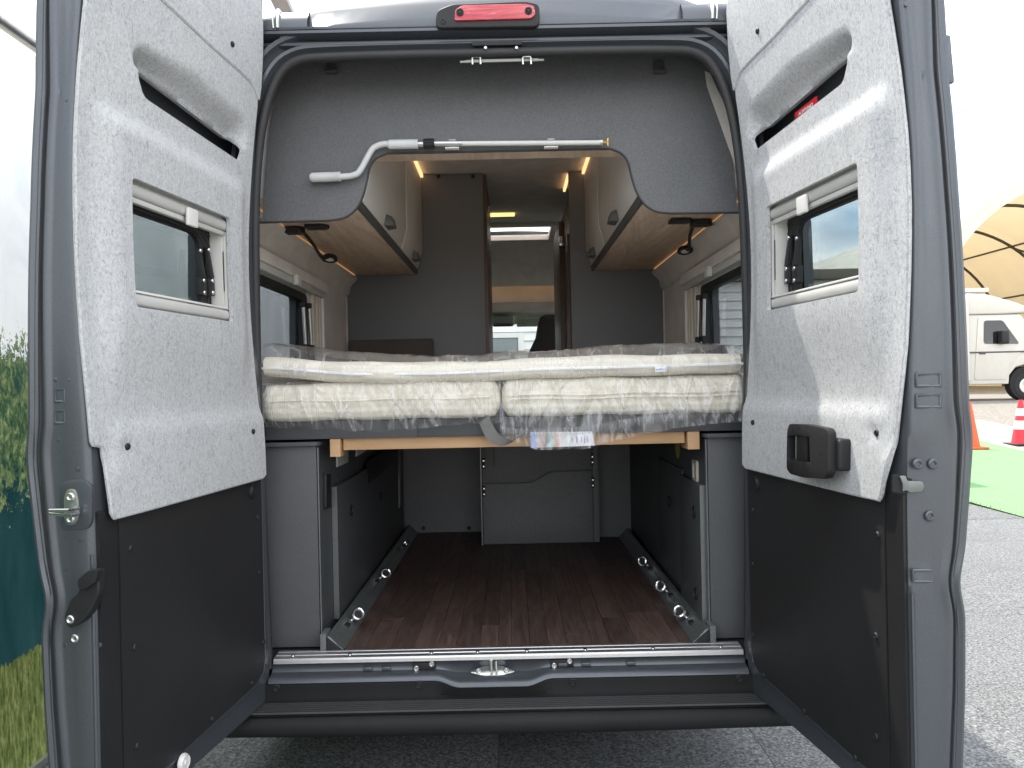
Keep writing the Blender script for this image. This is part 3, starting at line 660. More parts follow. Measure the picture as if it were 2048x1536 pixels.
for s in (1, -1):
    prof = [(1.0, .27), (1.02, .42), (1.03, 1.2), (1.02, 1.9), (.98, 2.3), (.95, 2.56)]  # low bottom edge is an added skirt that blocks sun beside the van
    def fx(u, v, s=s, d=0): return (s * (np.interp(v, [q[1] for q in prof], [q[0] for q in prof]) - d), u, v)
    holes = [rect(WY0, WY1, WZ0, WZ1, .06), rect(2.9, 3.9, 1.55, 2.02, .06), rect(4.62, 5.35, 1.42, 2.0, .08)]
    build('body_side', sheet([(.03, .27), (5.6, .27), (5.6, 1.4), (5.35, 2.3), (4.9, 2.55), (.03, 2.55)], holes, .16, fx, lambda u, v: fx(u, v, d=.03)), 'paint', VAN)
    build('added_side_window', MB().add([(s * 1.015, 2.88, 1.53), (s * 1.015, 3.92, 1.53), (s * 1.0, 3.92, 2.04), (s * 1.0, 2.88, 2.04)], [(0, 1, 2, 3)]), 'screen', VAN)  # unseen windows added on both sides to bring daylight indoors
    build('cab_side_glass', MB().add([(s * 1.0, 4.6, 1.4), (s * 1.0, 5.37, 1.4), (s * .985, 5.37, 2.02), (s * .985, 4.6, 2.02)], [(0, 1, 2, 3)]), 'screen', VAN)
build('underbody', MB().box(-.98, .98, .06, 5.4, .34, .44), 'dark', VAN)
build('front_body', MB().loft([[(x, 5.58, 1.28), (x, 6.25, 1.05), (x, 6.4, .8), (x, 6.4, .35)] for x in (-1.0, -.5, 0, .5, 1.0)]), 'paint', VAN)
for s in (1, -1):
    build('windscreen_pillar', MB().tube([(s * .95, 5.6, 1.28), (s * .86, 5.22, 2.1)], .05, 8), 'paint', VAN)
    build('wheel', MB().lathe([(.2, 0), (.32, 0), (.345, .03), (.345, .2), (.32, .23), (0, .23)], (s * .96, 1.5, .335), (-s, 0, 0), 28), 'tyre', VAN)
build('exhaust_tip', MB().tube([(.52, -.06, .335), (.52, .2, .345)], .03, 14), 'railalu', VAN)

# ---- floor level: sill strip, lock bar, bumper
o = build('sill_strip', MB().loft([[(x, .060, .531), (x, .058, .5345), (x, .045, .5345), (x, .043, .5325), (x, .040, .5325), (x, .038, .5345), (x, .020, .5325), (x, .018, .530), (x, .013, .530), (x, .011, .532), (x, -.004, .529), (x, -.008, .524), (x, -.009, .514)] for x in (-.757, -.3, .3, .757)]), 'alu', VAN, angle=20)
for i, x in enumerate((-.70, -.515, -.25, -.10, .06, .25, .47, .69)): inst('screw', SCREW, o, (x, .014, .5305), Vector((0, -.2, 1)).to_track_quat('Z', 'Y'))
def dip(x): return sm(-.235, -.155, x) * (1 - sm(.055, .14, x))      # the pocket for the floor lock, left of centre
secs = []; secsb = []
for k in range(121):
    x = -.765 + 1.53 * k / 120; d = dip(x); zz = -.018 * d; yy = -.014 * d
    secs.append([(x, -.0075, .5135), (x, .002 + .003 * d, .508), (x, .006 + .008 * d, .492 - .010 * d), (x, .002 + .012 * d, .483 - .016 * d), (x, -.012 + .006 * d, .481 + zz * .95), (x, -.022 + yy, .479 + zz), (x, -.034 + yy, .474 + zz), (x, -.041 + yy, .465 + zz), (x, -.042 + yy, .455 + zz), (x, -.036 + yy, .447 + zz)])
build('sill_panel', MB().loft(secs), 'paint', VAN, angle=50)
for k in (-.47, -.41, .16, .235, .38): box('sill_notch', (k, k + .03, -.006, .009, .484, .497), 'paint', VAN, .004)
sp = [rpoly([(-.075, 0), (-.03, .024), (.03, .024), (.075, 0), (.03, -.014), (-.03, -.014)], .01)]
cx = -.052; lk = build('floor_striker', MB().prism([(cx + a, -.006 + b * .7, .474 + b * .55) for a, b in sp[0]], (0, .003, -.005)), 'zinc', VAN, .001)
build('striker_bar', MB().tube([(cx - .004, -.018, .480), (cx - .004, -.018, .512), (cx - .004, .02, .515), (cx - .004, .02, .482)], .005, 8).tube([(cx + .012, -.018, .480), (cx + .012, -.016, .508), (cx + .012, .02, .51)], .004, 8), 'zinc', lk)
for a in (-.045, .045): inst('screw', SCREWZ, lk, (cx + a, -.004, .4765), Vector((0, -.6, .8)).to_track_quat('Z', 'Y'))
for x0 in (-.31, .135):
    pl = build('lock_plate', MB().hexa([(x0, -.004, .484), (x0 + .075, -.004, .484), (x0 + .075, .009, .484), (x0, .009, .484), (x0, -.004, .507), (x0 + .075, -.004, .507), (x0 + .075, .009, .51), (x0, .009, .51)]), 'black', VAN, .002)
    for a, zz in ((.012, .489), (.062, .503)): inst('screw', SCREWZ, pl, (x0 + a, -.005, zz), qm)
secs = []
for k in range(81):
    x = -.79 + 1.58 * k / 80; d = dip(x)
    secs.append([(x, -.038 - .014 * d, .464 - .018 * d), (x, -.046 - .012 * d, .461 - .018 * d), (x, -.0475 - .010 * d, .455 - .018 * d), (x, -.049 - .008 * d, .424 - .006 * d), (x, -.0505, .421), (x, -.052, .400)])
tr = build('sill_trim', MB().loft(secs), 'trim', VAN, angle=25)
PINB = proto('plug', MB().lathe([(.012, 0), (.012, .003), (.009, .004), (.006, .002), (.005, .004), (0, .005)], (0, 0, 0), (0, 0, 1), 18), 'black')
for px, py in ((554, 1376), (838, 1369), (1145, 1364), (1478, 1357)): inst('screw', PINB, tr, aY(px, py, -.05), qm)
bp = []
prof = [(.0, .395), (-.05, .398), (-.122, .398), (-.140, .394), (-.152, .385), (-.158, .372), (-.157, .352), (-.148, .336), (-.12, .33), (.0, .33)]
secs = [[(x, y - .02 * (1 - (x / 1.02) ** 2) + .02, z) for y, z in prof] for x in [-1.02 + 2.04 * k / 24 for k in range(25)]]
bu = build('bumper', MB().loft(secs, caps=False), 'bumper', VAN, angle=50)
build('step_pad', MB().box(-.80, .80, -.136, -.042, .3985, .4002), 'trim', bu)
for k in range(6):
    y = -.050 - k * .0145
    build('step_rib', MB().loft([[(x, yy + .0, zz) for yy, zz in ((y + .0035, .3975), (y + .002, .406), (y - .002, .406), (y - .0035, .3975))] for x in (-.80, -.3, .3, .80)]), 'ribs', bu, angle=60)

# ---- high brake light
def wp(poly, y, f=lambda x, z: 0): return [(x, y + f(x, z), z) for x, z in poly]
def pxpoly(pts, y): return [(q.x, q.z) for q in (aY(a, b_, y) for a, b_ in pts)]
hs = rpoly(pxpoly([(874, 58), (1076, 55), (1080, 38), (1078, 10), (1050, 4), (905, 10), (875, 22), (871, 42)], -.045), .014)
bl = build('brake_light', MB().prism(wp(hs, -.052), (0, .045, .0)), 'black', VAN, .005, 3)
ln = rpoly(pxpoly([(909, 42), (1062, 38), (1071, 30), (1068, 12), (1050, 8), (925, 11), (910, 20)], -.055), .008)
le = build('lens', MB().prism(wp(ln, -.0585), (0, .01, 0)), 'red', bl, .003, 3)
for px, py in ((920, 25), (1057, 22)): inst('screw', PINB, bl, aY(px, py, -.0585), qm)
build('camera_eye', MB().lathe([(.009, 0), (.009, .002), (.006, .003), (.005, .001), (0, .001)], aY(886, 43, -.0521), (0, -1, 0), 18), 'black', bl)

# ---- inner lining, ceiling, floor
FLZ = .53
fl = build('floor', MB().box(-.95, .95, .03, 4.6, .45, FLZ - .006), 'dark', VAN)
x = -.625; col = 0
while x < .69:
    wdt = random.choice((.045, .062, .078, .085, .062, .078)); x1 = min(x + wdt, .695); y = .062 - random.uniform(0, .5); 
    while y < 2.1:
        ln_ = random.uniform(.42, .8); y0 = max(y, .062); y1 = min(y + ln_, 2.1)
        if y1 - y0 > .05:
            build('plank', MB().box(x + .0005, x1 - .0005, y0 + .0005, y1 - .0005, FLZ - .0055, FLZ + random.uniform(-.0004, .0004)), 'plank', fl, .0006, 1)
        y += ln_
    x = x1
SKY = (-.16, .36, 3.55, 4.08)
cl = build('ceiling', plateZ([(-.93, .25), (.93, .25), (.93, 4.35), (-.93, 4.35)], [[(SKY[0], SKY[2]), (SKY[1], SKY[2]), (SKY[1], SKY[3]), (SKY[0], SKY[3])]], 2.642, 2.66), 'ceil', VAN)
rl = build('rooflight', MB().box(SKY[0] - .07, SKY[1] + .07, SKY[2] - .07, SKY[2], 2.615, 2.641).box(SKY[0] - .07, SKY[1] + .07, SKY[3], SKY[3] + .07, 2.615, 2.641).box(SKY[0] - .07, SKY[0], SKY[2] + .0005, SKY[3] - .0005, 2.615, 2.641).box(SKY[1], SKY[1] + .07, SKY[2] + .0005, SKY[3] - .0005, 2.615, 2.641), 'blind', VAN, .004)
build('pane', MB().box(SKY[0], SKY[1], SKY[2], SKY[3], 2.70, 2.706), 'opal', rl)
build('ceiling_lamp', MB().box(-.11, .075, 3.13, 3.19, 2.625, 2.641), 'ledy', VAN, .004)
build('ceiling_spot', MB().lathe([(.035, 0), (.035, .01), (.02, .016), (0, .016)], (.11, 4.26, 2.641), (0, 0, -1), 18), 'white', VAN)
# roof hole is above the rooflight: cut it
def cut_roof():
    me = ro.data; bm = bmesh.new(); bm.from_mesh(me); l = WLOC[ro.name]
    for yv in (SKY[2] - .1, SKY[3] + .1):
        bmesh.ops.bisect_plane(bm, geom=bm.verts[:] + bm.edges[:] + bm.faces[:], plane_co=Vector((0, yv, 0)) - l, plane_no=(0, 1, 0))
    d = [f for f in bm.faces if SKY[2] - .11 < (f.calc_center_median() + l).y < SKY[3] + .11 and SKY[0] - .1 < (f.calc_center_median() + l).x < SKY[1] + .1]
    bmesh.ops.delete(bm, geom=d, context='FACES'); bm.to_mesh(me); bm.free()
cut_roof()

# ---- rear upper panel with the arched cut-out
PY = .2
archL = [(-.60, 1.985), (-.545, 1.993), (-.505, 2.02), (-.478, 2.065), (-.462, 2.12), (-.452, 2.165), (-.43, 2.197), (-.39, 2.215)]
ar = [tuple(v)[:2] for v in spline([Vector((a, b_, 0)) for a, b_ in archL], 5)]
top = [tuple(v) for v in offs(OPATH, -.02)]
top = [(a, b_) for a, b_ in top if b_ > 2.0]
k = 2.72 / 2.52
topY = [((a - CAM.x) * k * .995 + CAM.x, (b_ - 1.4) * k * .997 + 1.4) for a, b_ in top]
topY = [(a, b_) for a, b_ in top]; topY = [(a * 1.10, b_ + .115 * sm(2.1, 2.45, b_)) for a, b_ in top]
poly = [(.862, 1.985)] + topY + [(-.862, 1.985)] + ar + mir(ar)[::-1]
pn = build('rear_panel', sheet(poly, [], .06, lambda u, v: (u, PY, v), lambda u, v: (u, PY + .016, v)), 'lam', VAN)
edge = [(-.862, PY + .003, 1.982)] + [(a, PY + .003, b_ - .001) for a, b_ in ar] + [(a, PY + .003, b_ - .001) for a, b_ in mir(ar)[::-1]] + [(.862, PY + .003, 1.982)]
build('edge_trim', MB().tube(edge, .0045, 6), 'rubber', pn)
build('wood_shelf', MB().box(-.44, .44, PY + .017, PY + .115, 2.218, 2.236), 'oak', pn)
for px in (665, 1317):
    q = aY(px, 138, PY); build('hook', MB().box(q.x - .018, q.x + .018, PY - .012, PY, q.z - .02, q.z + .025).box(q.x - .024, q.x + .024, PY - .03, PY - .0121, q.z - .022, q.z - .012), 'lamd', pn, .002)
q5 = [aY(a, b_, PY - .004) for a, b_ in ((1410, 142), (1420, 146), (1452, 215), (1482, 330), (1482, 352), (1470, 330), (1414, 172))]
build('lining_strip', MB().prism(q5, (0, .003, 0)), 'beige', VAN)
# pale gap of side lining beside the panel, cloth stripe right
# grey loops at the top
q0, q1 = aY(920, 124, .012), aY(1088, 120, .012)
stp = build('strap_bar', MB().loft([[(x, .010, z + .006 * sm(0, .03, min(x - q0.x, q1.x - x))), (x, .010, z - .002), (x, .016, z - .002), (x, .016, z + .006)] for x, z in [(q0.x + (q1.x - q0.x) * t, q0.z + (q1.z - q0.z) * t) for t in [i / 12 for i in range(13)]]]), 'blind', VAN)
for px in (953, 1054):
    q = aY(px, 120, .0); build('wire_loop', MB().tube([(q.x - .013, .0, q.z - .014), (q.x - .013, .0, q.z + .008), (q.x - .009, .0, q.z + .011), (q.x + .009, .0, q.z + .011), (q.x + .013, .0, q.z + .008), (q.x + .013, .0, q.z - .014)], .0032, 8), 'zinc', stp)

# ---- side walls of the living space
for s in (1, -1):
    hole = rect(WY0, WY1, WZ0, WZ1, .055)
    fxw = lambda u, v, s=s: (s * (.93 + .0 * v), u, v)
    build('side_lining', sheet([(.05, 1.15), (4.5, 1.15), (4.5, 2.64), (.05, 2.64)], [hole, rect(2.9, 3.9, 1.55, 2.02)], .25, fxw, lambda u, v, s=s: (s * .955, u, v)), 'beige', VAN)
    # cove moulding with the glowing edge
    cp = [(.93, 1.935), (.915, 1.940), (.908, 1.955), (.903, 1.985), (.888, 2.005), (.872, 2.018), (.862, 2.035), (.864, 2.043), (.885, 2.046), (.93, 2.046)]
    cv = build('cove_moulding', MB().loft([[(s * a, y, b_) for a, b_ in cp] for y in (.1, .7, 1.4, 2.045)], caps=True), 'beige', VAN, angle=50)
    build('led_strip', MB().box(*sorted((s * .866, s * .900)), .25, 2.0, 2.0475, 2.0495), 'ledsoft', cv)
    build('corner_bead', MB().tube([(s * .927, 2.038, 1.2), (s * .927, 2.038, 1.93)], .006, 6), 'beige', VAN)
    # window with blind frame
    wn = part_empty('side_window', VAN, (s * .93, .8, 1.7))
    def wbox(name, y0, y1, z0, z1, d0, d1, mat, bev=.003): return build(name, MB().box(*sorted((s * (.93 - d1), s * (.93 - d0))), y0, y1, z0, z1), mat, wn, bev)
    wbox('blind_cassette', .14, 1.40, 1.878, 1.925, .001, .045, 'beige', .006)
    wbox('blind_rail', .15, 1.385, 1.848, 1.877, .001, .036, 'blind', .004)
    for j, (a, dd, mt) in enumerate(((1.385, .03, 'white'), (1.365, .018, 'blind'), (1.34, .024, 'blindb'), (1.315, .018, 'blind'), (1.29, .024, 'blindb'), (1.262, .016, 'blind'), (1.225, .02, 'blindb'))): wbox('side_rail', a - .018, a, 1.46, 1.8475, .001, dd, mt, .002)
    blk = sheet(rect(WY0, 1.205, WZ0 - .03, WZ1 - .01, .06), [rect(WY0 + .03, 1.125, WZ0, WZ1 - .045, .05)], .2, lambda u, v, s=s: (s * .935, u, v), lambda u, v, s=s: (s * .962, u, v))
    build('window_frame', blk, 'black', wn)
    build('pane', sheet(rect(WY0, 1.15, WZ0 - .03, WZ1 - .03, .06), [], .3, lambda u, v, s=s: (s * .972, u, v), lambda u, v, s=s: (s * .976, u, v)), 'acryl2', wn)
    for j, (ya, yb, dd) in enumerate(((1.150, 1.175, .014), (1.085, 1.11, .004))):
        build('stay_arm', MB().tube([(s * (.93 - dd), ya, 1.775), (s * (.93 - dd), yb, 1.60)], .0085, 10), 'alu', wn)
        box('stay_bracket', (*sorted((s * (.92 - dd), s * (.945 - dd))), yb - .022, yb + .022, 1.50, 1.605), 'black', wn, .004)
        box('stay_pivot', (*sorted((s * (.92 - dd), s * (.945 - dd))), ya - .014, ya + .014, 1.776, 1.80), 'black', wn, .004)
        for zz in (1.53, 1.575): inst('screw', SCREW, wn, (s * (.918 - dd), yb, zz), Vector((-s, -.5, 0)).to_track_quat('Z', 'Y'))
    box('blind_clip', (*sorted((s * .872, s * .892))  , .80, .86, 1.842, 1.885), 'white', wn, .003)
    if s > 0: build('window_knob', MB().lathe([(.03, 0), (.032, .01), (.026, .02), (0, .022)], (.925, .76, 1.515), (-1, -.2, 0), 18).box(.88, .91, .75, .79, 1.51, 1.545), 'black', wn)

# ---- overhead lockers
LB = 2.052
for s in (1, -1):
    lk = part_empty('overhead_locker', VAN, (s * .7, 1.1, 2.3))
    build('bottom_panel', MB().box(*sorted((s * .525, s * .93)), PY + .018, 2.045, LB, LB + .016), 'oak', lk, .001)
    build('end_panel', MB().box(*sorted((s * .52, s * .925)), PY + .02, PY + .034, LB + .018, 2.63), 'cream', lk)
    sec = lambda y: [(s * .506, y, LB + .030), (s * .478, y, 2.18), (s * .476, y, 2.615), (s * .492, y, 2.615), (s * .494, y, 2.182), (s * .521, y, LB + .034)]
    for y0, y1 in ((PY + .02, .338), (.344, 1.345), (1.351, 2.043)):
        build('locker_door', MB().loft([sec(y0), sec(y1)], closed=True, caps=True), 'cream', lk, .0015)
    build('lower_strip', MB().hexa([(s * .510, PY + .02, LB + .001), (s * .510, 2.043, LB + .001), (s * .524, 2.043, LB + .001), (s * .524, PY + .02, LB + .001), (s * .5065, PY + .02, LB + .028), (s * .5065, 2.043, LB + .028), (s * .524, 2.043, LB + .028), (s * .524, PY + .02, LB + .028)]), 'greystrip', lk)
    build('door_gasket', MB().tube([(s * .4735, 1.348, 2.61), (s * .4755, 1.348, 2.18), (s * .503, 1.348, LB + .03)], .003, 6), 'white', lk)
    build('door_gasket', MB().tube([(s * .4755, .341, 2.18), (s * .503, .341, LB + .03)], .003, 6), 'white', lk)
    for y in (.86, 1.76):
        build('handle', MB().hexa([(s * .500, y - .055, LB + .035), (s * .500, y + .055, LB + .035), (s * .494, y + .055, LB + .085), (s * .494, y - .055, LB + .085), (s * .460, y - .04, LB + .038), (s * .460, y + .04, LB + .038), (s * .468, y + .045, LB + .075), (s * .468, y - .045, LB + .075)]), 'greystrip', lk, .003)
    build('led_strip', MB().box(*sorted((s * .464, s * .482)), .3, 2.04, 2.618, 2.634), 'led', lk)
    build('top_rail', MB().box(*sorted((s * .483, s * .50)), .3, 2.04, 2.617, 2.641), 'greystrip', lk)
    # reading lamp and switch under the locker
    rl2 = part_empty('reading_lamp', VAN, (s * .82, .6, LB))
    if s < 0: P0, P1 = Vector((-.835, .63, LB)), Vector((-.80, 1.05, LB - .055)); sw = (-.735, .60)
    else: P0, P1 = Vector((.815, .65, LB)), Vector((.845, 1.06, LB - .05)); sw = (.725, .63)
    build('lamp_base', MB().prism([(P0.x + a, P0.y + b_, LB - .001) for a, b_ in rpoly([(-.045, -.03), (.03, -.03), (.045, .0), (.03, .03), (-.045, .03)], .01)], (0, 0, -.026)), 'black', rl2, .004)
    dr_ = (P1 - P0); mid = P0 + dr_ * .3 + Vector((s * -.03, 0, -.028)); mid2 = P0 + dr_ * .75 + Vector((s * -.005, 0, -.03))
    build('gooseneck', MB().tube(spline([P0 + Vector((s * -.03, .01, -.016)), mid, mid2, P1], 6), .0075, 10), 'black', rl2)
    ax = Vector((.0, -.30, -1)).normalized()
    hd = build('lamp_head', MB().lathe([(.0, -.012), (.03, -.012), (.036, -.004), (.036, .006), (.030, .009), (.026, .006)], P1 + Vector((0, .035, 0)), ax, 24), 'black', rl2)
    build('lamp_lens', MB().lathe([(.026, .0055), (.0, .0075)], P1 + Vector((0, .035, 0)), ax, 24), 'white', rl2)
    build('light_switch', MB().prism([(sw[0] + a, sw[1] + b_, LB - .001) for a, b_ in rpoly([(-.045, -.035), (.03, -.035), (.05, .0), (.03, .035), (-.045, .035)], .006)], (0, 0, -.014)), 'black', VAN, .003)

# ---- partitions, aisle
PT = 2.05
for s, x0, x1, y1 in ((-1, -.93, -.118, 3.0), (1, .386, .93, 3.25)):
    pt = build('partition', MB().box(x0, x1, PT, PT + .025, 1.15, 2.636), 'lamp', VAN, .001)
    xi = x1 if s < 0 else x0
    build('aisle_side', MB().box(*sorted((xi, xi - .02 * -s * -1 if s < 0 else xi + .02)), PT + .026, y1, .6, 2.5 if s > 0 else 2.636), 'brownwood', pt)
    if s < 0:
        build('edge_post', MB().box(xi + .001, xi + .012, PT + .03, PT + .30, .6, 2.40), 'brownwood', pt, .003)
        build('edge_post', MB().box(xi + .001, xi + .008, PT + .5, PT + .62, .6, 2.36), 'railalu', pt, .003)
        build('coat_hook', MB().tube([(xi + .005, PT + .04, 2.40), (xi + .03, PT + .04, 2.42), (xi + .035, PT + .04, 2.45)], .005, 8), 'steel', pt)
    else:
        build('edge_post', MB().box(xi - .014, xi - .001, PT + .03, PT + .10, .6, 2.28), 'brownwood', pt, .003)
        build('door_latch', MB().box(xi - .035, xi - .001, PT + .42, PT + .50, 2.28, 2.34), 'steel', pt, .004)
        build('tall_cabinet', MB().box(xi - .03, xi + .3, 2.55, 3.25, .6, 2.45), 'brownwood', pt, .004)
        build('led_strip', MB().box(xi - .005, xi + .01, 2.1, 2.45, 2.618, 2.634), 'led', pt)
    for px in ((877, 946) if s < 0 else ()): inst('cover_cap', PINB, pt, aY(px, 353, PT - .0005), qm)
# garage bulkheads below the bed
gb = build('load_bulkhead', MB().box(-.95, -.145, 2.10, 2.12, .531, 1.21).box(.49, .95, 1.86, 1.88, .531, 1.21).box(-.1449, .4899, 2.2, 2.22, .531, 1.21), 'lam', VAN)
for px in (847, 938): inst('cover_cap', PINB, gb, aY(px, 1056, 2.099), qm)

# overcab panel, ledge and beam, headliner, windscreen
build('overcab_panel', MB().loft([[(x, 4.35, 2.642), (x, 4.45, 2.60), (x, 4.62, 2.50), (x, 4.72, 2.40), (x, 4.76, 2.31)] for x in (-.93, -.3, .3, .93)]), 'ceil', VAN)
build('overcab_ledge', MB().loft([[(x, 4.88, 2.46), (x, 4.88, 2.18), (x, 4.80, 2.165)] for x in (-.93, -.3, .3, .93)]), 'ceil', VAN)
build('overcab_led', MB().box(-.7, .7, 4.79, 4.81, 2.335, 2.345), 'led', VAN)
build('overcab_beam', MB().box(-.93, .93, 4.74, 4.80, 2.075, 2.163), 'beige', VAN, .008)
build('cab_headliner', MB().loft([[(x, 4.80, 2.10), (x, 5.1, 2.09), (x, 5.25, 2.055), (x, 5.33, 2.0)] for x in (-.9, -.3, .3, .9)]), 'headliner', VAN)
dc = build('dome_console', MB().box(-.155, .065, 5.05, 5.2, 1.975, 2.06), 'headliner', VAN, .02, 3)
build('dome_glass', MB().box(-.135, .045, 5.035, 5.049, 1.99, 2.035), 'blind', dc, .005)
build('mirror_foot', MB().box(-.14, .05, 5.02, 5.1, 1.962, 1.9745), 'black', dc, .004)
for x0, x1 in ((.09, .75), (-.80, -.17)): build('sun_visor', MB().box(x0, x1, 5.2, 5.23, 1.965, 2.05), 'headliner', VAN, .01)
build('windscreen', MB().loft([[(x, 5.6 - .1 * (x / .9) ** 2, 1.25), (x, 5.34 - .08 * (x / .9) ** 2, 2.0)] for x in [-.9 + 1.8 * k / 12 for k in range(13)]]), 'screen', VAN)
build('dashboard', MB().box(-.93, .93, 5.15, 5.6, .6, 1.24), 'black', VAN, .05, 3)
def seat(x):
    st = part_empty('cab_seat', VAN, (x, 4.3, .9))
    def lsec(z, w, y, d): return [(x + w * a, y + d * b_, z) for a, b_ in ((-1, -.6), (-.85, -1), (.85, -1), (1, -.6), (1, .6), (.85, 1), (-.85, 1), (-1, .6))]
    build('backrest', MB().loft([lsec(1.0, .24, 4.20, .07), lsec(1.25, .27, 4.24, .08), lsec(1.5, .26, 4.29, .08), lsec(1.68, .22, 4.33, .07), lsec(1.8, .16, 4.35, .06), lsec(1.93, .135, 4.36, .055), lsec(1.985, .115, 4.36, .05), lsec(2.005, .07, 4.36, .03)], closed=True, caps=True), 'seat', st, angle=60)
    build('seat_base', MB().box(x - .25, x + .25, 4.05, 4.75, .7, 1.02), 'seat', st, .05, 3)
seat(-.36); seat(.405)
build('seat_belt_anchor', MB().lathe([(.02, 0), (.035, .03), (.03, .1), (.0, .11)], (.10, 4.2, 1.45), (0, 0, 1), 14), 'seat', VAN)

# ---- bed base, columns and load space
build('bed_base', MB().box(-.925, .925, .13, 2.045, 1.236, 1.285), 'dark', VAN)
bb = build('bed_front_board', MB().box(-.80, -.29, .095, .112, 1.229, 1.29).box(-.289, .80, .0955, .112, 1.229, 1.29), 'lamd', VAN, .001)
for s, xa, xb in ((-1, -.95, -.632), (1, .682, .95)):
    xi = xb if s < 0 else xa
    c = build('load_side', MB().box(xa, xb, .12, 2.099 if s < 0 else 1.859, .531, 1.205), 'lamd', VAN, .001)
    build('column_face', MB().box(*sorted((xi + s * .001, s * .95)), .102, .1195, .531, 1.205), 'lamc', c, .001)
    build('cap_shelf', sheet(rpoly([(xi - s * .014, .082), (s * .95, .082), (s * .95, .3), (xi - s * .014, .3)], [.03, 0, 0, 0]), [], .1, lambda u, v: (u, v, 1.2065), lambda u, v: (u, v, 1.220)), 'lamd', c, .002)
    build('edge_bead', MB().box(xi - s * .004 - .002, xi - s * .004 + .002, .104, .118, .531, 1.2), 'railalu', c)
    # proud storage flap
    y0, y1 = (.30, 1.02) if s < 0 else (.135, .46)
    y2 = 2.0 if s < 0 else .95
    fl2 = build('storage_flap', MB().box(*sorted((xi - s * .003, xi - s * .021)), y0, y1 if s > 0 else y2, .565, 1.042), 'lamd', c, .0015)
    build('flap_edge', MB().box(*sorted((xi - s * .002, xi - s * .0215)), y0 - .0025, y0 - .0005, .565, 1.042), 'railalu', c)
    if s > 0: build('storage_flap', MB().box(*sorted((xi - s * .003, xi - s * .010)), .463, y2, .60, 1.06), 'lamd', c, .0015)
    for (px, py) in (((702, 1021), (761, 992)) if s < 0 else ((1339, 1003), (1388, 1024), (1392, 1187))):
        q = aX(px, py, xi - s * .022); build('finger_lock', MB().lathe([(.022, 0), (.022, .004), (.016, .005), (.014, .001), (0, .001)], q, (-s, 0, 0), 20), 'black', c)
    # triangular lashing rail with eye bolts
    rx0, rx1 = (-.60, -.54) if s < 0 else (.605, .665); ry1 = 2.1 if s < 0 else 1.85
    ro_, ri = (rx0, rx1) if s < 0 else (rx1, rx0)
    prof = [(ro_, .531), (ro_, .578), (ro_ - s * .008, .578), (ro_ - s * .018, .570), (ro_ - s * .022, .5635), (ro_ - s * .030, .559), (ro_ - s * .034, .551), (ri + s * .008, .537), (ri + s * .004, .531)]
    rl3 = build('lashing_rail', MB().loft([[(a, y, b_) for a, b_ in prof] for y in (.058, ry1)], closed=True, caps=True), 'railalu', VAN, .0012)
    build('end_cap', MB().prism([(a, .0575, b_) for a, b_ in ((ro_, .531), (ro_, .578), (ri + s * .004, .531))], (0, -.006, 0)), 'black', rl3, .001)
    box('end_plate', (*sorted((ro_ + s * .001, ro_ + s * .02)), .05, .118, .531, .588), 'lam', rl3, .001)
    ups = Vector((-s, 0, .9)).normalized(); mx0 = (ro_ + ri) / 2
    for i, y in enumerate((.30, .91, 1.55) if s < 0 else (.25, .60, 1.04)):
        bs = Vector((mx0, y, .555)); c0 = bs + ups * .038
        tilt = (.0, .0, 1.2)[i] if s < 0 else (.0, .15, .25)[i]
        e1 = ups; e2 = Vector((math.cos(tilt) * ups.z, math.sin(tilt), -math.cos(tilt) * ups.x)).normalized()
        e2 = (e2 - e1 * e2.dot(e1)).normalized()
        m_ = MB().tube([c0 + (e1 * math.cos(a) + e2 * math.sin(a)) * .018 for a in [2 * math.pi * k / 20 for k in range(20)]], .0062, 8, closed=True)
        m_.tube([bs - ups * .004, bs + ups * .022], .006, 8).lathe([(.011, 0), (.011, .006), (.0, .006)], bs, ups, 6)
        build('eye_bolt', m_, 'steel', rl3)
        build('rail_slot', MB().box(mx0 - .008, mx0 + .008, y - .075, y - .05, .554, .565), 'black', rl3)
        inst('screw', SCREW, rl3, bs + Vector((s * .004, -.16, .0)), ups.to_track_quat('Z', 'Y'))
# left wall fittings
lw = WLOC
def wallpart(name, mat, pts, x, d, bev=.002):
    q = [aX(a, b_, x) for a, b_ in pts]; return build(name, MB().prism(q, (d, 0, 0)), mat, VAN, bev)
wallpart('switch_panel', 'black', [(646, 948), (656, 948), (656, 1016), (646, 1016)], -.631, .012)
wallpart('control_plate', 'blind', [(672, 908), (694, 892), (694, 925), (672, 934)], -.631, .006)
wallpart('control_plate', 'blind', [(711, 900), (730, 886), (730, 902), (711, 913)], -.631, .006)
wallpart('recess_shade_plate', 'black', [(733, 925), (745, 915), (790, 888), (791, 922), (737, 968)], -.609, .002)  # flat black plate painted as the shade inside a wall cutout
wallpart('edge_profile', 'railalu', [(797, 895), (801, 893), (801, 1014), (797, 1016)], -.609, .004)
q = aX(1393, 942, .681)
sk = build('socket_frame', sheet(rect(q.y - .035, q.y + .035, q.z - .04, q.z + .04, .014), [rect(q.y - .02, q.y + .02, q.z - .026, q.z + .026, .006)], .03, lambda u, v: (.681, u, v), lambda u, v: (.672, u, v)), 'blindb', VAN, .002)
build('socket_insert', MB().box(.6775, .681, q.y - .019, q.y + .019, q.z - .025, q.z + .025), 'blind', sk, .002)
q = aX(1355, 897, .681); build('round_sticker', MB().lathe([(.04, 0), (.04, .001), (0, .001)], q, (-1, 0, 0), 24), 'gold', VAN)
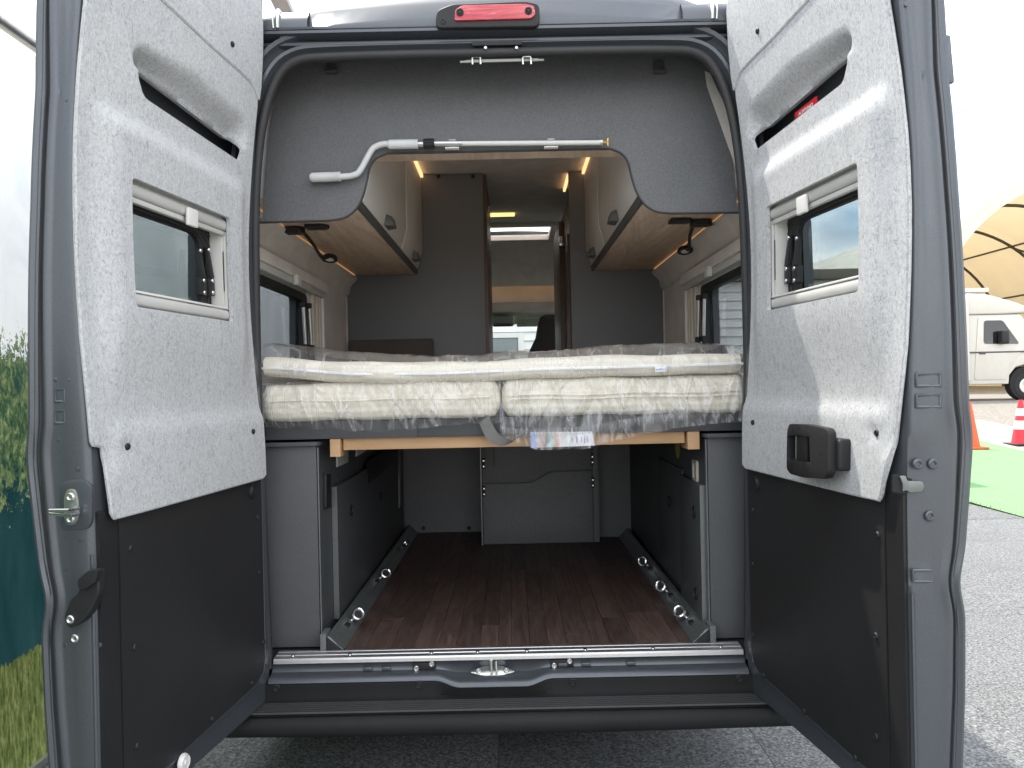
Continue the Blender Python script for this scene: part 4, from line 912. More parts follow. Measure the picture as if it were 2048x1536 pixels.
# cabinet with shaped flap fronts in the middle of the load space
cb = build('drawer_cabinet', MB().box(-.145, .489, 1.716, 1.858, .5315, 1.205), 'lamd', VAN)
yl = 1.70
build('cabinet_side', MB().box(-.150, -.1455, yl - .012, 1.9, .5315, 1.2), 'railalu', cb)
up = [(-.139, 1.19), (-.139, .868), (.095, .868), (.13, .872), (.215, .921), (.24, .927), (.452, .929), (.452, 1.19)]
lo = [(-.139, .538), (-.139, .862), (.098, .862), (.135, .866), (.218, .914), (.24, .920), (.452, .922), (.452, .538)]
build('flap_front', sheet(up, [], .2, lambda u, v: (u, yl, v), lambda u, v: (u, yl + .015, v)), 'lam', cb, .001)
build('flap_front', sheet(lo, [], .2, lambda u, v: (u, yl, v), lambda u, v: (u, yl + .015, v)), 'lam', cb, .001)
box('filler_strip', (.458, .488, yl + .003, yl + .0155, .535, 1.2), 'lam', cb, .001)
for x, z in ((-.132, .975), (-.132, .825), (.455, .985), (.455, .86)):
    hg = box('hinge', (x - .007, x + .007, yl - .012, yl - .0005, z - .03, z + .03), 'black', cb, .002)
    for dz in (-.016, .014): inst('screw', SCREW, hg, (x, yl - .0125, z + dz), qm)
build('strap_tab', MB().box(-.125, -.075, yl - .03, yl - .012, .955, 1.06), 'strap', VAN, .004)
# wooden beam that carries the bed
bmw = empty('wooden_beam', (0, .12, 1.19), 'light beech beam across the load space under the bed board', 'beam')
build('beam', MB().box(-.545, .61, .118, .142, 1.188, 1.2275), 'beech', bmw, .002)
build('end_block', MB().box(-.585, -.55, .096, .2, 1.168, 1.2275), 'beech', bmw, .002); build('end_block', MB().box(.615, .655, .096, .2, 1.168, 1.2275), 'beech', bmw, .002)

# ================================================================ REAR DOORS
DA = math.atan2(.103, .74)
BZ = [.3, 1.0, 1.12, 1.3, 1.5, 1.75, 1.95, 2.15, 2.3, 2.45, 2.75]; BN = [0, 0, 0, -.006, -.018, -.028, -.025, -.012, 0, .018, .03]
bz_s = np.linspace(.3, 2.75, 200); bn_s = np.convolve(np.pad(np.interp(bz_s, BZ, BN), 10, 'edge'), np.ones(21) / 21, 'valid')
def bow(z): return float(np.interp(z, bz_s, bn_s))
NRZ = [.40, .55, .72, .88, .95, 1.02, 1.12, 1.24, 1.285, 1.33, 1.51, 1.81, 2.06, 2.26, 2.72]
NR = [-.083, -.086, -.098, -.104, -.091, -.104, -.112, -.117, -.116, -.106, -.095, -.075, -.065, -.078, -.09]
NO = [-.118, -.121, -.131, -.135, -.122, -.138, -.148, -.157, -.155, -.147, -.134, -.112, -.103, -.111, -.12]
zz_ = np.linspace(.4, 2.72, 240)
def smoothed(v, k=9): return np.convolve(np.pad(np.interp(zz_, NRZ, v), k // 2, 'edge'), np.ones(k) / k, 'valid')
nr_s, no_s = smoothed(NR, 5), smoothed(NO, 5)
def n_r(z): return float(np.interp(z, zz_, nr_s))
def n_o(z): return float(np.interp(z, zz_, no_s))
class Door:
    def __init__(s, side):
        s.s = side; s.A = Vector((side * .757, -.05)); s.du = Vector((side * math.sin(DA), -math.cos(DA))); s.dn = Vector((-side * math.cos(DA), -math.sin(DA)))
    def p(s, u, z, n=0):
        n += bow(z); q = s.A + s.du * u + s.dn * n; return Vector((q.x, q.y, z))
    def N(s): return Vector((s.dn.x, s.dn.y, 0))
    def U(s): return Vector((s.du.x, s.du.y, 0))
    def uz(s, px, py, n=0):      # photo pixel -> door coordinates at offset n
        r = ray(px, py); z = 1.4
        for _ in range(6):
            P0 = s.A + s.dn * (n + bow(z)); b = P0 - Vector((CAM.x, CAM.y)); det = -r.x * s.du.y + s.du.x * r.y
            t = (-b.x * s.du.y + s.du.x * b.y) / det; u = (r.x * b.y - r.y * b.x) / det; z = CAM.z + t * r.z
        return u, z
    def edge(s, px, py, u=.797):  # photo pixel -> point on the free edge
        r = ray(px, py); P0 = s.A + s.du * u; b = P0 - Vector((CAM.x, CAM.y)); det = -r.x * s.dn.y + s.dn.x * r.y
        t = (-b.x * s.dn.y + s.dn.x * b.y) / det; return CAM + r * t

WIN = (.20, .66, 1.598, 1.900)      # window hole in the felt: u0, u1, z0, z1
SLOT = [(.070, 2.145), (.095, 2.095), (.58, 2.116), (.608, 2.160), (.60, 2.202), (.085, 2.166)]
SLOT = rpoly(SLOT, [.015, .015, .018, .015, .008, .008], 4)
def fh(u, z):
    """relief of the felt lining: bulge round the window, pocket above it, step towards the bottom"""
    b = sm(.04, .14, u) * (1 - sm(.70, .775, u)) * sm(1.34, 1.60, z) * (1 - sm(1.985, 2.05, z - .02 * u))
    h = .030 * b
    h += .011 * (1 - sm(1.30, 1.35, z)) * (1 - sm(.715, .757, u) * sm(1.2, 1.26, z))
    zt = 2.268 - .03 * abs(u - .34) / .26; zl = float(np.interp(u, [.085, .60], [2.166, 2.202]))
    e = sm(.05, .105, u) * (1 - sm(.575, .635, u))
    if z < zt: h -= .048 * e * ((1 - sm(zl, zt, z)) if z > zl else 1 - sm(0, .035, zl - z))
    h -= .007 * math.exp(-((u - .70) ** 2 + (z - 1.272) ** 2) / .00035)
    return h
PIN = proto('push_pin', MB().lathe([(.0085, -.002), (.0085, .0015), (.0065, .004), (.004, .0045), (.0035, .003), (0, .003)], (0, 0, 0), (0, 0, 1), 16), 'black')
PLUG = proto('plug_cap', MB().lathe([(.023, -.002), (.023, .003), (.019, .006), (.016, .0045), (.014, .008), (0, .009)], (0, 0, 0), (0, 0, 1), 24), 'black')
def make_door(side):
    D = Door(side); root = part_empty('rear_door', VAN, D.p(.0, .41))
    qn = D.N().to_track_quat('Z', 'Y'); qe = D.U().to_track_quat('Z', 'Y')
    # steel shell
    wh = rect(.06, .69, 1.575, 1.945, .05)
    build('outer_skin', sheet([(-.035, .405), (.80, .405), (.80, 2.72), (-.035, 2.72)], [wh], .07, lambda u, z: D.p(u, z, n_o(z) + .001), lambda u, z: D.p(u, z, n_o(z) + .012)), 'paint', root)
    slh = rect(.05, .64, 2.06, 2.29, .03)
    build('inner_sheet', sheet([(-.03, .41), (.784, .41), (.784, 2.71), (-.03, 2.71)], [rect(.11, .68, 1.58, 1.94, .04), slh], .06, lambda u, z: D.p(u, z, -.016), lambda u, z: D.p(u, z, -.019)), 'paint', root)
    secs = []
    for k in range(150):
        z = .405 + (2.72 - .405) * k / 149; r_ = n_r(z); o_ = n_o(z); ins = .0 if z > 1.13 else -.012
        st = -.022
        if side > 0: st = -.022 - .018 * sm(.93, 1.0, z) * (1 - sm(1.2, 1.28, z))
        prof = [(.775, -.0165), (.786, -.0165), (.792, st - .001), (.7945, st - .008), (.7995, r_ * .5 + st * .5), (.7955, r_ + .014), (.7985, r_ + .007), (.8035, r_ + .001), (.803, r_ - .005), (.797, r_ - .010), (.7965, o_ * .55 + r_ * .45), (.800, o_ + .010), (.8055, o_ + .004), (.804, o_ - .002), (.796, o_ - .001)]
        secs.append([D.p(u, z, n) for u, n in prof])
    build('edge_frame', MB().loft(secs), 'paint', root, angle=50)
    for (ua, na, ub, nb) in ((-.03, -.019, -.035, None),):
        build('hinge_edge', MB().loft([[D.p(-.03, z, -.017), D.p(-.036, z, -.03), D.p(-.036, z, n_o(z) + .005)] for z in [.405 + 2.315 * k / 30 for k in range(31)]]), 'paint', root)
    build('bottom_edge', MB().loft([[D.p(u, .411, -.017), D.p(u, .403, -.03), D.p(u, .403, n_o(.41))] for u in (-.035, .2, .5, .80)]), 'paint', root)
    # weather strip on the outer lip
    build('weather_strip', MB().loft([[D.p(u, z, n) for u, n in ((.796, n_r(z) - .0125), (.8005, n_r(z) - .0145), (.8015, n_r(z) * .62 + n_o(z) * .38), (.799, n_r(z) * .52 + n_o(z) * .48), (.7965, n_r(z) * .42 + n_o(z) * .58))] for z in [.41 + 2.3 * k / 120 for k in range(121)]]), 'rubber', root, angle=30)
    zt_ = 1.05 if side < 0 else .93
    build('edge_bead', MB().tube([D.p(.7925, z, -.0205) for z in [.41 + (zt_ - .41) * k / 20 for k in range(21)]], .0042, 6), 'paint', root)
    # felt linings
    hinge = [(.013, 1.132), (.012, 1.29), (.02, 1.40), (.028, 1.58), (.029, 1.76), (.023, 1.96), (.010, 2.19), (.002, 2.285)]
    seam = [(.004, 2.312), (.028, 2.333), (.062, 2.347), (.12, 2.351), (.30, 2.357), (.53, 2.371), (.785, 2.383)]
    if side < 0: near = [(.79, 2.25), (.80, 2.10), (.805, 1.95), (.807, 1.7), (.806, 1.52), (.80, 1.40), (.797, 1.295), (.792, 1.287), (.772, 1.284), (.764, 1.276), (.762, 1.24), (.759, 1.135)]
    else: near = [(.765, 2.22), (.78, 2.07), (.79, 1.92), (.793, 1.77), (.791, 1.62), (.787, 1.47), (.778, 1.39), (.768, 1.31), (.758, 1.24), (.735, 1.16), (.728, 1.135)]
    bot = [(near[-1][0] - .008, 1.122), (.6, 1.121), (.03, 1.123)]
    ol = [tuple(v)[:2] for v in spline([Vector((a, b_, 0)) for a, b_ in hinge], 3)] + seam + near + bot
    back = lambda u, z: D.p(u, z, min(-.013, fh(u, z) - .006))
    def felt_map(u, z):
        return D.p(u, z, fh(u, z) - .0)
    holes = [rect(*WIN, .012, 3), SLOT]
    build('felt_lining', sheet(ol, holes, .0125, felt_map, lambda u, z: D.p(u, z, fh(u, z) - .012)), 'felt', root, angle=70)
    # rolled edge so the lining reads thick
    loop = [D.p(u, z, fh(u, z) - .006) for u, z in ol]
    build('felt_edge', MB().tube(loop, .0045, 6, closed=True), 'felt', root)
    upo = [(-.002, 2.318)] + [(-.006, 2.36), (-.004, 2.45), (.004, 2.56), (.03, 2.64), (.08, 2.69), (.75, 2.70), (.765, 2.40)] + [(a, b_ + .006) for a, b_ in seam[::-1]]
    build('upper_felt_lining', sheet(upo, [], .03, lambda u, z: D.p(u, z, .004), lambda u, z: D.p(u, z, -.010)), 'felt', root)
    build('upper_felt_edge', MB().tube([D.p(u, z, -.002) for u, z in upo], .006, 6, closed=True), 'felt', root)
    # black lower lining
    kb = .492
    kp = [(.016, 1.13), (.016, .55), (.03, .515), (.07, .497), (.20, kb), (.718, kb - .02), (.718, 1.13)]
    build('kick_panel', sheet(kp, [], .08, lambda u, z: D.p(u, z, -.006), lambda u, z: D.p(u, z, -.0155)), 'kick', root)
    bead = [D.p(u, z, -.012) for u, z in [(.008, 1.13), (.008, .55), (.022, .51), (.066, .489), (.20, kb - .009), (.73, kb - .03)]]
    build('panel_bead', MB().tube(bead, .005, 6), 'paint', root)
    build('frame_shade_strip', sheet([(.721, .44), (.783, .44), (.783, 1.14), (.721, 1.14)], [], .1, lambda u, z: D.p(u, z, -.0085), lambda u, z: D.p(u, z, -.0155)), 'black', root)  # black strip laid over the frame, standing in for body paint in shade
    pins = [(262, 1097), (270, 1295), (275, 1492), (425, 1438), (504, 1366), (527, 1284), (519, 1145), (516, 1035)] if side < 0 else [(1755, 1070), (1752, 1272), (1752, 1473), (1710, 1515), (1607, 1422), (1527, 1350), (1506, 1270), (1505, 1128), (1505, 1020)]
    for px, py in pins:
        u, z = D.uz(px, py, -.005); inst('push_pin', PIN, root, D.p(u, z, -.0055), qn)
    u, z = D.uz(*((505, 982) if side < 0 else (1513, 966)), -.005); inst('plug_cap', PLUG, root, D.p(u, z, -.0055), qn)
    for px, py in (((468, 88), (258, 893), (505, 863)) if side < 0 else ((1512, 62), (1752, 866), (1507, 845))):
        u, z = D.uz(px, py, .01); inst('push_pin', PIN, root, D.p(u, z, (fh(u, z) if z < 2.3 else .004) + .001), qn)
    # ---- window
    a0, a1, b0, b1 = .132, WIN[1], WIN[2], WIN[3] + .004
    def dbox(u0, u1, z0, z1, n0, n1): return MB().hexa([D.p(u0, z0, n0), D.p(u1, z0, n0), D.p(u1, z0, n1), D.p(u0, z0, n1), D.p(u0, z1, n0), D.p(u1, z1, n0), D.p(u1, z1, n1), D.p(u0, z1, n1)])
    build('window_frame', sheet(rect(a0 - .005, a1 + .03, b0 - .018, b1 + .018, .02), [rect(a0 + .068, a1 + .0, b0 + .02, b1 - .03, .02)], .06, lambda u, z: D.p(u, z, .003), lambda u, z: D.p(u, z, -.035)), 'white', root)
    def halfround(z0, z1, n0, n1, k=6):
        pr = [(n0, z0), (n0, z1)]
        for i in range(k + 1):
            a = math.pi / 2 - math.pi * i / k; pr.append((n0 + (n1 - n0) * max(.0, math.cos(a)) ** .6, (z0 + z1) / 2 + (z1 - z0) / 2 * math.sin(a)))
        return MB().loft([[D.p(u, z, n) for n, z in pr] for u in (a0 + .006, (a0 + a1) / 2, a1 + .02)], closed=True, caps=True)
    build('blind_cassette', halfround(b1 - .040, b1 - .008, .004, .017), 'blind', root, angle=50)
    build('blind_cassette', halfround(b0 + .004, b0 + .036, .004, .017), 'blind', root, angle=50)
    build('blind_pull_rail', dbox(a0 + .028, a1 + .015, b1 - .054, b1 - .0415, -.004, .010), 'blind', root, .002)
    build('sill_rail', dbox(a0 + .028, a1 + .015, b0 + .0365, b0 + .042, .004, .016), 'white', root, .001)
    for (uu, w_, nn, mt) in ((a0 + .004, .018, .006, 'blindb'), (a0 + .023, .003, .007, 'black'), (a0 + .027, .020, .004, 'blindb'), (a0 + .0475, .014, .008, 'white')):
        build('side_rail', dbox(uu, uu + w_, b0 + .0425, b1 - .0415, .0035, nn + .004), mt, root, .001)
    build('rail_slot', dbox(a0 + .062, a0 + .065, b0 + .09, b1 - .10, .0032, .0045), 'black', root)
    clip = build('blind_clip', dbox(a0 + .235, a0 + .285, b1 - .066, b1 - .018, .0175, .027), 'white', root, .004, 3)
    ug0 = a0 - .012
    build('window_rubber', sheet(rect(ug0, a1 + .045, b0 + .02, b1 - .02, .05), [rect(ug0 + .132, a1 + .02, b0 + .025, b1 - .060, .05)], .05, lambda u, z: D.p(u, z, -.036), lambda u, z: D.p(u, z, -.05)), 'black', root)
    for k in range(3): build('rubber_rib', MB().tube([D.p(ug0 + .05 + .024 * k, z, -.036) for z in (b0 + .03, b0 + .13, b1 - .09)] + [D.p(ug0 + .075 + .024 * k, b1 - .055 - .006 * k, -.036), D.p(ug0 + .15, b1 - .038 - .006 * k, -.036), D.p(a1, b1 - .036 - .006 * k, -.036)], .0035, 6), 'rubber', root)
    build('pane', sheet(rect(ug0 + .05, a1 + .035, b0 - .0, b1 - .025, .05), [], .08, lambda u, z: D.p(u, z, -.058), lambda u, z: D.p(u, z, -.062)), 'acryl', root)
    build('pane', sheet(rect(ug0 + .11, a1 + .035, b0 + .012, b1 - .05, .05), [], .08, lambda u, z: D.p(u, z, -.040 - .012), lambda u, z: D.p(u, z, -.054)), 'screen', root)
    for k, (uu, z0, z1) in enumerate(((ug0 + .104, b0 + .075, b0 + .215), (ug0 + .150, b0 + .07, b0 + .205))):
        lt = build('window_latch', dbox(uu - .014, uu + .018, z0, z0 + .05, -.036 + .0005, -.016), 'black', root, .004)
        build('latch_lever', MB().hexa([D.p(uu - .008, z0 + .05, -.034), D.p(uu + .010, z0 + .05, -.034), D.p(uu + .010, z0 + .05, -.012), D.p(uu - .008, z0 + .05, -.012), D.p(uu - .004, z1, -.034), D.p(uu + .010, z1, -.034), D.p(uu + .010, z1, -.024), D.p(uu - .004, z1, -.024)]), 'black', root, .004)
        for zz in (z0 + .008, z0 + .042, z1 - .008): inst('screw', SCREW, root, D.p(uu + .004, zz, -.0158 if zz < z1 - .02 else -.0235), qn)
    # dark strut inside the pocket
    build('pocket_strut', dbox(.02, .66, 2.06, 2.12, -.085, -.06), 'paint', root, .006)
    # stampings on the free edge
    def stamp(px0, px1, py0, py1, rr=.0035):
        c_ = [D.edge(a, b_, .7965) for a, b_ in ((px0, py0), (px1, py0), (px1, py1), (px0, py1))]
        lp_ = []
        for i in range(4):
            p, a, b_ = c_[i], c_[i - 1], c_[(i + 1) % 4]
            for t in (.25, .1, 0, 1): 
                lp_.append(p.lerp(a, t * .3) if t <= .25 and t > 0 else (p if t == 0 else p.lerp(b_, .06)))
        build('edge_stamping', MB().tube(lp_, rr, 6, closed=True), 'paint', root)
    if side < 0:
        stamp(112, 130, 779, 803); stamp(112, 130, 822, 846)
        # striker in its pocket
        pk = [D.edge(a, b_, .800) for a, b_ in rpoly([(118, 972), (128, 962), (165, 958), (183, 972), (183, 1040), (176, 1058), (128, 1062), (120, 1052)], 8)]
        build('striker_pocket', MB().prism(pk, D.U() * -.01), 'paint', root, .003)
        sp_ = [D.edge(a, b_, .803) for a, b_ in rpoly([(133, 978), (150, 978), (155, 1000), (158, 1030), (150, 1050), (133, 1052), (127, 1035), (127, 995)], 10)]
        st_ = build('striker_plate', MB().prism(sp_, D.U() * -.006), 'zinc', root, .002)
        e0, e1 = D.edge(100, 1021, .83), D.edge(157, 1016, .806)
        build('striker_bar', MB().tube([e1, e1 + D.U() * .03, e0 + D.U() * .0, e0 + D.U() * .0 + Vector((0, 0, -.006)), e1 + D.U() * .024 + Vector((0, 0, -.012)), e1 + Vector((0, 0, -.012))], .0042, 8), 'steel', root)
        for px, py in ((141, 994), (141, 1038)): inst('screw', SCREWZ, root, D.edge(px, py, .8032), qe)
        # black pull lever
        lv = rpoly([(126, 1238), (140, 1200), (158, 1185), (155, 1160), (175, 1142), (196, 1140), (198, 1185), (180, 1225), (160, 1248), (138, 1258)], 8)
        lever = build('door_lever', MB().prism([D.edge(a, b_, .822) for a, b_ in lv], D.U() * -.026), 'black', root, .005, 3)
        build('lever_knob', MB().prism([D.edge(a, b_, .834) for a, b_ in rpoly([(155, 1160), (175, 1142), (196, 1140), (190, 1165), (170, 1178), (157, 1178)], 4)], D.U() * -.014), 'black', root, .004)
        inst('screw', SCREWZ, root, D.edge(141, 1239, .8222), qe); inst('screw', SCREWZ, root, D.edge(150, 1277, .7985), qe)
        for px, py in ((137, 760), (111, 759), (118, 880), (122, 905), (124, 942), (155, 938), (132, 1075), (162, 1080), (134, 1138), (131, 1291), (130, 200), (128, 197), (126, 258), (200, 1290)):
            inst('spot_weld', SCREW, root, D.edge(px, py, .7968), qe).data = WELD
    else:
        stamp(1833, 1880, 748, 772); stamp(1833, 1880, 790, 814); stamp(1826, 1866, 1141, 1163)
        rc = [D.edge(a, b_, .799) for a, b_ in ((1787, 949), (1806, 951), (1824, 958), (1824, 984), (1806, 986), (1787, 984))]
        build('latch_slot_shade', MB().prism(rc, D.U() * -.006), 'dark', root)  # dark fill put in for the shade inside the latch recess
        build('latch_claw', MB().prism([D.edge(a, b_, .803) for a, b_ in rpoly([(1800, 953), (1811, 951), (1815, 962), (1844, 963), (1849, 973), (1844, 983), (1820, 985), (1812, 980), (1806, 984), (1806, 968)], 3)], D.U() * -.006), 'railalu', root, .002)
        for px, py in ((1835, 928), (1865, 928), (1859, 1032)):
            inst('screw', SCREWP, root, D.edge(px, py, .7995), qe)
        for px, py in ((1866, 884), (1876, 950), (1869, 1051), (1812, 8)): inst('spot_weld', WELD, root, D.edge(px, py, .7968), qe)
        build('edge_buffer', MB().hexa([D.p(.80, z_, n_) if k < 2 else D.p(.785, z_, n_) for z_ in (2.035, 2.14) for k, n_ in ((0, n_o(2.1) + .004), (1, n_o(2.1) - .018), (2, n_o(2.1) - .018), (3, n_o(2.1) + .004))]), 'paint', root, .005)
        # red warning label in the pocket
        lb = [D.uz(a, b_, -.058) for a, b_ in ((1575, 250), (1575, 225), (1606, 205), (1612, 226))]
        lo_ = build('warning_label', MB().prism([D.p(u, z, -.056) for u, z in ((.25, 2.086), (.37, 2.092), (.37, 2.163), (.25, 2.158))], D.N() * .003), 'redlabel', root)
        tx = D.U() * (1 if side > 0 else -1)
        for body, sz, zz in (('ACHTUNG!', .015, 2.147), ('RESERVE-', .009, 2.130), ('ENTRIEGELUNG', .009, 2.118)):
            text('label_lettering', body, sz, root, D.p(.31, zz, -.0525), D.U(), (0, 0, 1), 'inkwhite')
        # inside door handle
        hn = .062
        def hp(pts, n): return [D.uz(a, b_, n) for a, b_ in pts]
        pl = rpoly(hp([(1574, 862), (1578, 848), (1612, 849), (1650, 857), (1656, 866), (1655, 945), (1648, 958), (1605, 955), (1580, 948), (1573, 938)], hn), .009, 4)
        ho = rpoly(hp([(1582, 872), (1588, 870), (1618, 874), (1620, 925), (1600, 924), (1576, 920), (1576, 873)], hn), .004, 3)
        build('door_handle', sheet(pl, [ho], .02, lambda u, z: D.p(u, z, hn), lambda u, z: D.p(u, z, hn - .022)), 'black', root, .0035)
        us = [q_[0] for q_ in pl]; zs = [q_[1] for q_ in pl]; u0, u1, z0, z1 = min(us), max(us), min(zs), max(zs)
        build('handle_mount', dbox(u0 + .03, u1 + .014, z0 + .028, z1 - .03, .004, hn - .02), 'black', root, .01, 3)
        build('handle_grip', MB().prism([D.p(u, z, hn - .018) for u, z in rect(u0 + .03, u0 + .085, z0 + .035, z1 - .03, .005)], D.N() * .008), 'black', root, .003)
        q_ = D.uz(1641, 907, hn); build('handle_hole_shade', MB().lathe([(.0055, 0), (.0055, .0006), (0, .0006)], D.p(q_[0], q_[1], hn + .0002), D.N(), 14), 'dark', root)  # dark disc drawn on for the shade inside a small hole
    return root
WELD = proto('spot_weld', MB().lathe([(.005, -.001), (.005, .0006), (.003, .0012), (0, .0012)], (0, 0, 0), (0, 0, 1), 12), 'paint')
make_door(-1); make_door(1)
# little white door roller at the bottom left
D = Door(-1); u, z = D.uz(376, 1525, .012)
build('door_roller', MB().lathe([(.022, 0), (.022, .006), (.018, .012), (.014, .010), (.006, .010), (.006, .014), (0, .014)], D.p(u, z, -.004), D.N(), 20), 'white', bpy.data.objects['rear_door'])

# ================================================================ LOOSE THINGS
# crank handle clipped under the rear panel
def crank():
    cy = PY - .028
    P = lambda px, py: aY(px, py, cy)
    c = empty('crank_handle', P(900, 290), 'white telescopic crank handle clipped to the grey rear panel', 'crank')
    a, b_ = P(665, 354), P(700, 353); ang = spline([P(660, 354), P(690, 353), P(708, 350), P(720, 341), P(742, 302), P(752, 293), P(768, 288), P(790, 288)], 6)
    build('bent_rod', MB().tube(ang, .0105, 12), 'grip', c)
    def grip(p, q): 
        d = (q - p).normalized(); L_ = (q - p).length
        build('grip', MB().lathe([(.008, -.006), (.012, -.004), (.0125, 0), (.016, .001), (.0165, L_ * .5), (.016, L_ - .008), (.0165, L_ - .007), (.0165, L_), (.011, L_)], p, d, 18), 'grip', c)
    grip(P(623, 355), P(681, 353)); grip(P(778, 289), P(836, 288))
    build('neck', MB().tube([P(836, 288), P(852, 288)], .0105, 12), 'alu', c)
    d = (P(869, 287) - P(847, 288)); m_ = MB().tube([P(847, 288), P(869, 287)], .0155, 16)
    build('locking_collar', m_, 'black', c)
    for k in range(10):
        a_ = 2 * math.pi * k / 10; off = Vector((0, math.cos(a_), math.sin(a_))) * .0155
        build('collar_rib', MB().tube([P(848, 288) + off, P(868, 287) + off], .0018, 5), 'black', c)
    build('tube', MB().tube([P(868, 287), P(1204, 284.5)], .0105, 14), 'alu', c)
    build('inner_tube', MB().tube([P(925, 286.5) + Vector((0, -.004, -.002)), P(1200, 284.5) + Vector((0, -.004, -.002))], .0085, 12), 'white', c)
    e = P(1203, 284.5); build('end_sleeve', MB().tube([e - Vector((.006, 0, 0)), e + Vector((.003, 0, 0))], .0118, 14), 'alu', c)
    build('hook', MB().tube([e, e + Vector((.022, 0, .0005))], .0042, 8).tube([e + Vector((.024, 0, .013)), e + Vector((.022, 0, .009)), e + Vector((.022, 0, -.009)), e + Vector((.024, 0, -.013))], .0035, 8), 'brass', c)
    for px, py in ((904, 288), (1102, 286)):
        q = P(px, py); build('wall_clip', MB().box(q.x - .012, q.x + .012, PY - .014, PY - .0005, q.z - .012, q.z + .02).box(q.x - .024, q.x + .024, PY - .034, PY - .01, q.z - .0165, q.z - .0118).box(q.x - .011, q.x + .013, PY - .03, PY - .012, q.z + .0115, q.z + .0145), 'white', pn, .0015)
crank()

# mattresses
def pillow_box(x0, x1, y0, y1, z0, z1, r, bend=lambda x: 0, sag=.004, seed=0, nx=44):
    rnd = random.Random(seed); ph = [rnd.uniform(0, 6.28) for _ in range(6)]
    prof = []   # front/top profile in (y,z), rounded rectangle
    base = rpoly([(y0, z0), (y0, z1), (y1, z1), (y1, z0)], r, 5)
    base = [q for i, q in enumerate(base)]
    secs = []
    for k in range(nx + 1):
        x = x0 + (x1 - x0) * k / nx; e = min(x - x0, x1 - x); ins = r * (1 - math.sqrt(max(0, 1 - max(0, 1 - e / r) ** 2))) if e < r else 0
        sec = []
        for (y, z) in base:
            yy = y + (ins if y < (y0 + y1) / 2 else -ins); zz = z + (ins if z < (z0 + z1) / 2 else -ins)
            t = (z - z0) / (z1 - z0)
            if y < y0 + r * 2: yy += .004 * math.sin(x * 14 + ph[0]) + .003 * math.sin(x * 31 + ph[1]) - .010 * math.sin(math.pi * min(1, max(0, t)))
            zz += bend(x) + sag * math.sin(x * 9 + ph[2]) * t + .002 * math.sin(x * 23 + ph[3])
            sec.append((x, yy, zz))
        secs.append(sec)
    return MB().loft(secs, closed=True, caps=True)
grp = 'mattresses on the bed'
def mattress_thing(name, x0, x1, label, seed):
    t = empty(name, ((x0 + x1) / 2, .4, 1.29), label, 'mattress', grp)
    build('cover', pillow_box(x0, x1, .045, 1.98, 1.292, 1.416, .028, sag=.002, seed=seed), 'matt', t, angle=60)
    for zz in ((1.362, 1.349) if x0 > -.1 else (1.358,)):
        build('piping', MB().tube([(x0 + .03 + (x1 - x0 - .06) * k / 20, .0335 + .004 * math.sin((x0 + .03 + (x1 - x0 - .06) * k / 20) * 14), zz + .002 * math.sin(k * .7)) for k in range(21)], .0032, 6), 'matt', t)
    return t
mattress_thing('mattress', -.80, -.012, 'cream mattress half on the left of the bed, wrapped in film', 1)
mattress_thing('mattress', -.004, .80, 'cream mattress half on the right of the bed, above the leaflet', 2)
tp = empty('mattress_topper', (0, .4, 1.42), 'thin cream topper with white zip lying across both mattresses', 'topper')
bend = lambda x: .022 * sm(-.45, -.80, x) + .012 * sm(.3, .8, x) - .004 + .004 * math.sin(x * 6)
build('cover', pillow_box(-.80, .80, .035, 1.98, 1.418, 1.486, .024, bend, .003, 5, 80), 'matt', tp, angle=60)
zy = lambda x: .0245 + .004 * math.sin(x * 14)
build('zip', MB().loft([[(x, zy(x) - .002, 1.452 + bend(x)), (x, zy(x) - .006, 1.449 + bend(x)), (x, zy(x) - .006, 1.444 + bend(x)), (x, zy(x) - .002, 1.441 + bend(x))] for x in [-.79 + 1.58 * k / 60 for k in range(61)]]), 'inkwhite', tp)
q = aY(1321, 738, .01); tg = build('label_tag', MB().add([(q.x - .018, .006, q.z - .009), (q.x + .018, .006, q.z - .008), (q.x + .0185, .010, q.z + .009), (q.x - .0175, .010, q.z + .008)], [(0, 1, 2, 3)]), 'inkwhite', tp)
text('tag_lettering', 'evoPore', .0095, tp, (q.x, .0045, q.z - .001), (1, 0, .03), (0, .2, 1), 'inkblue')

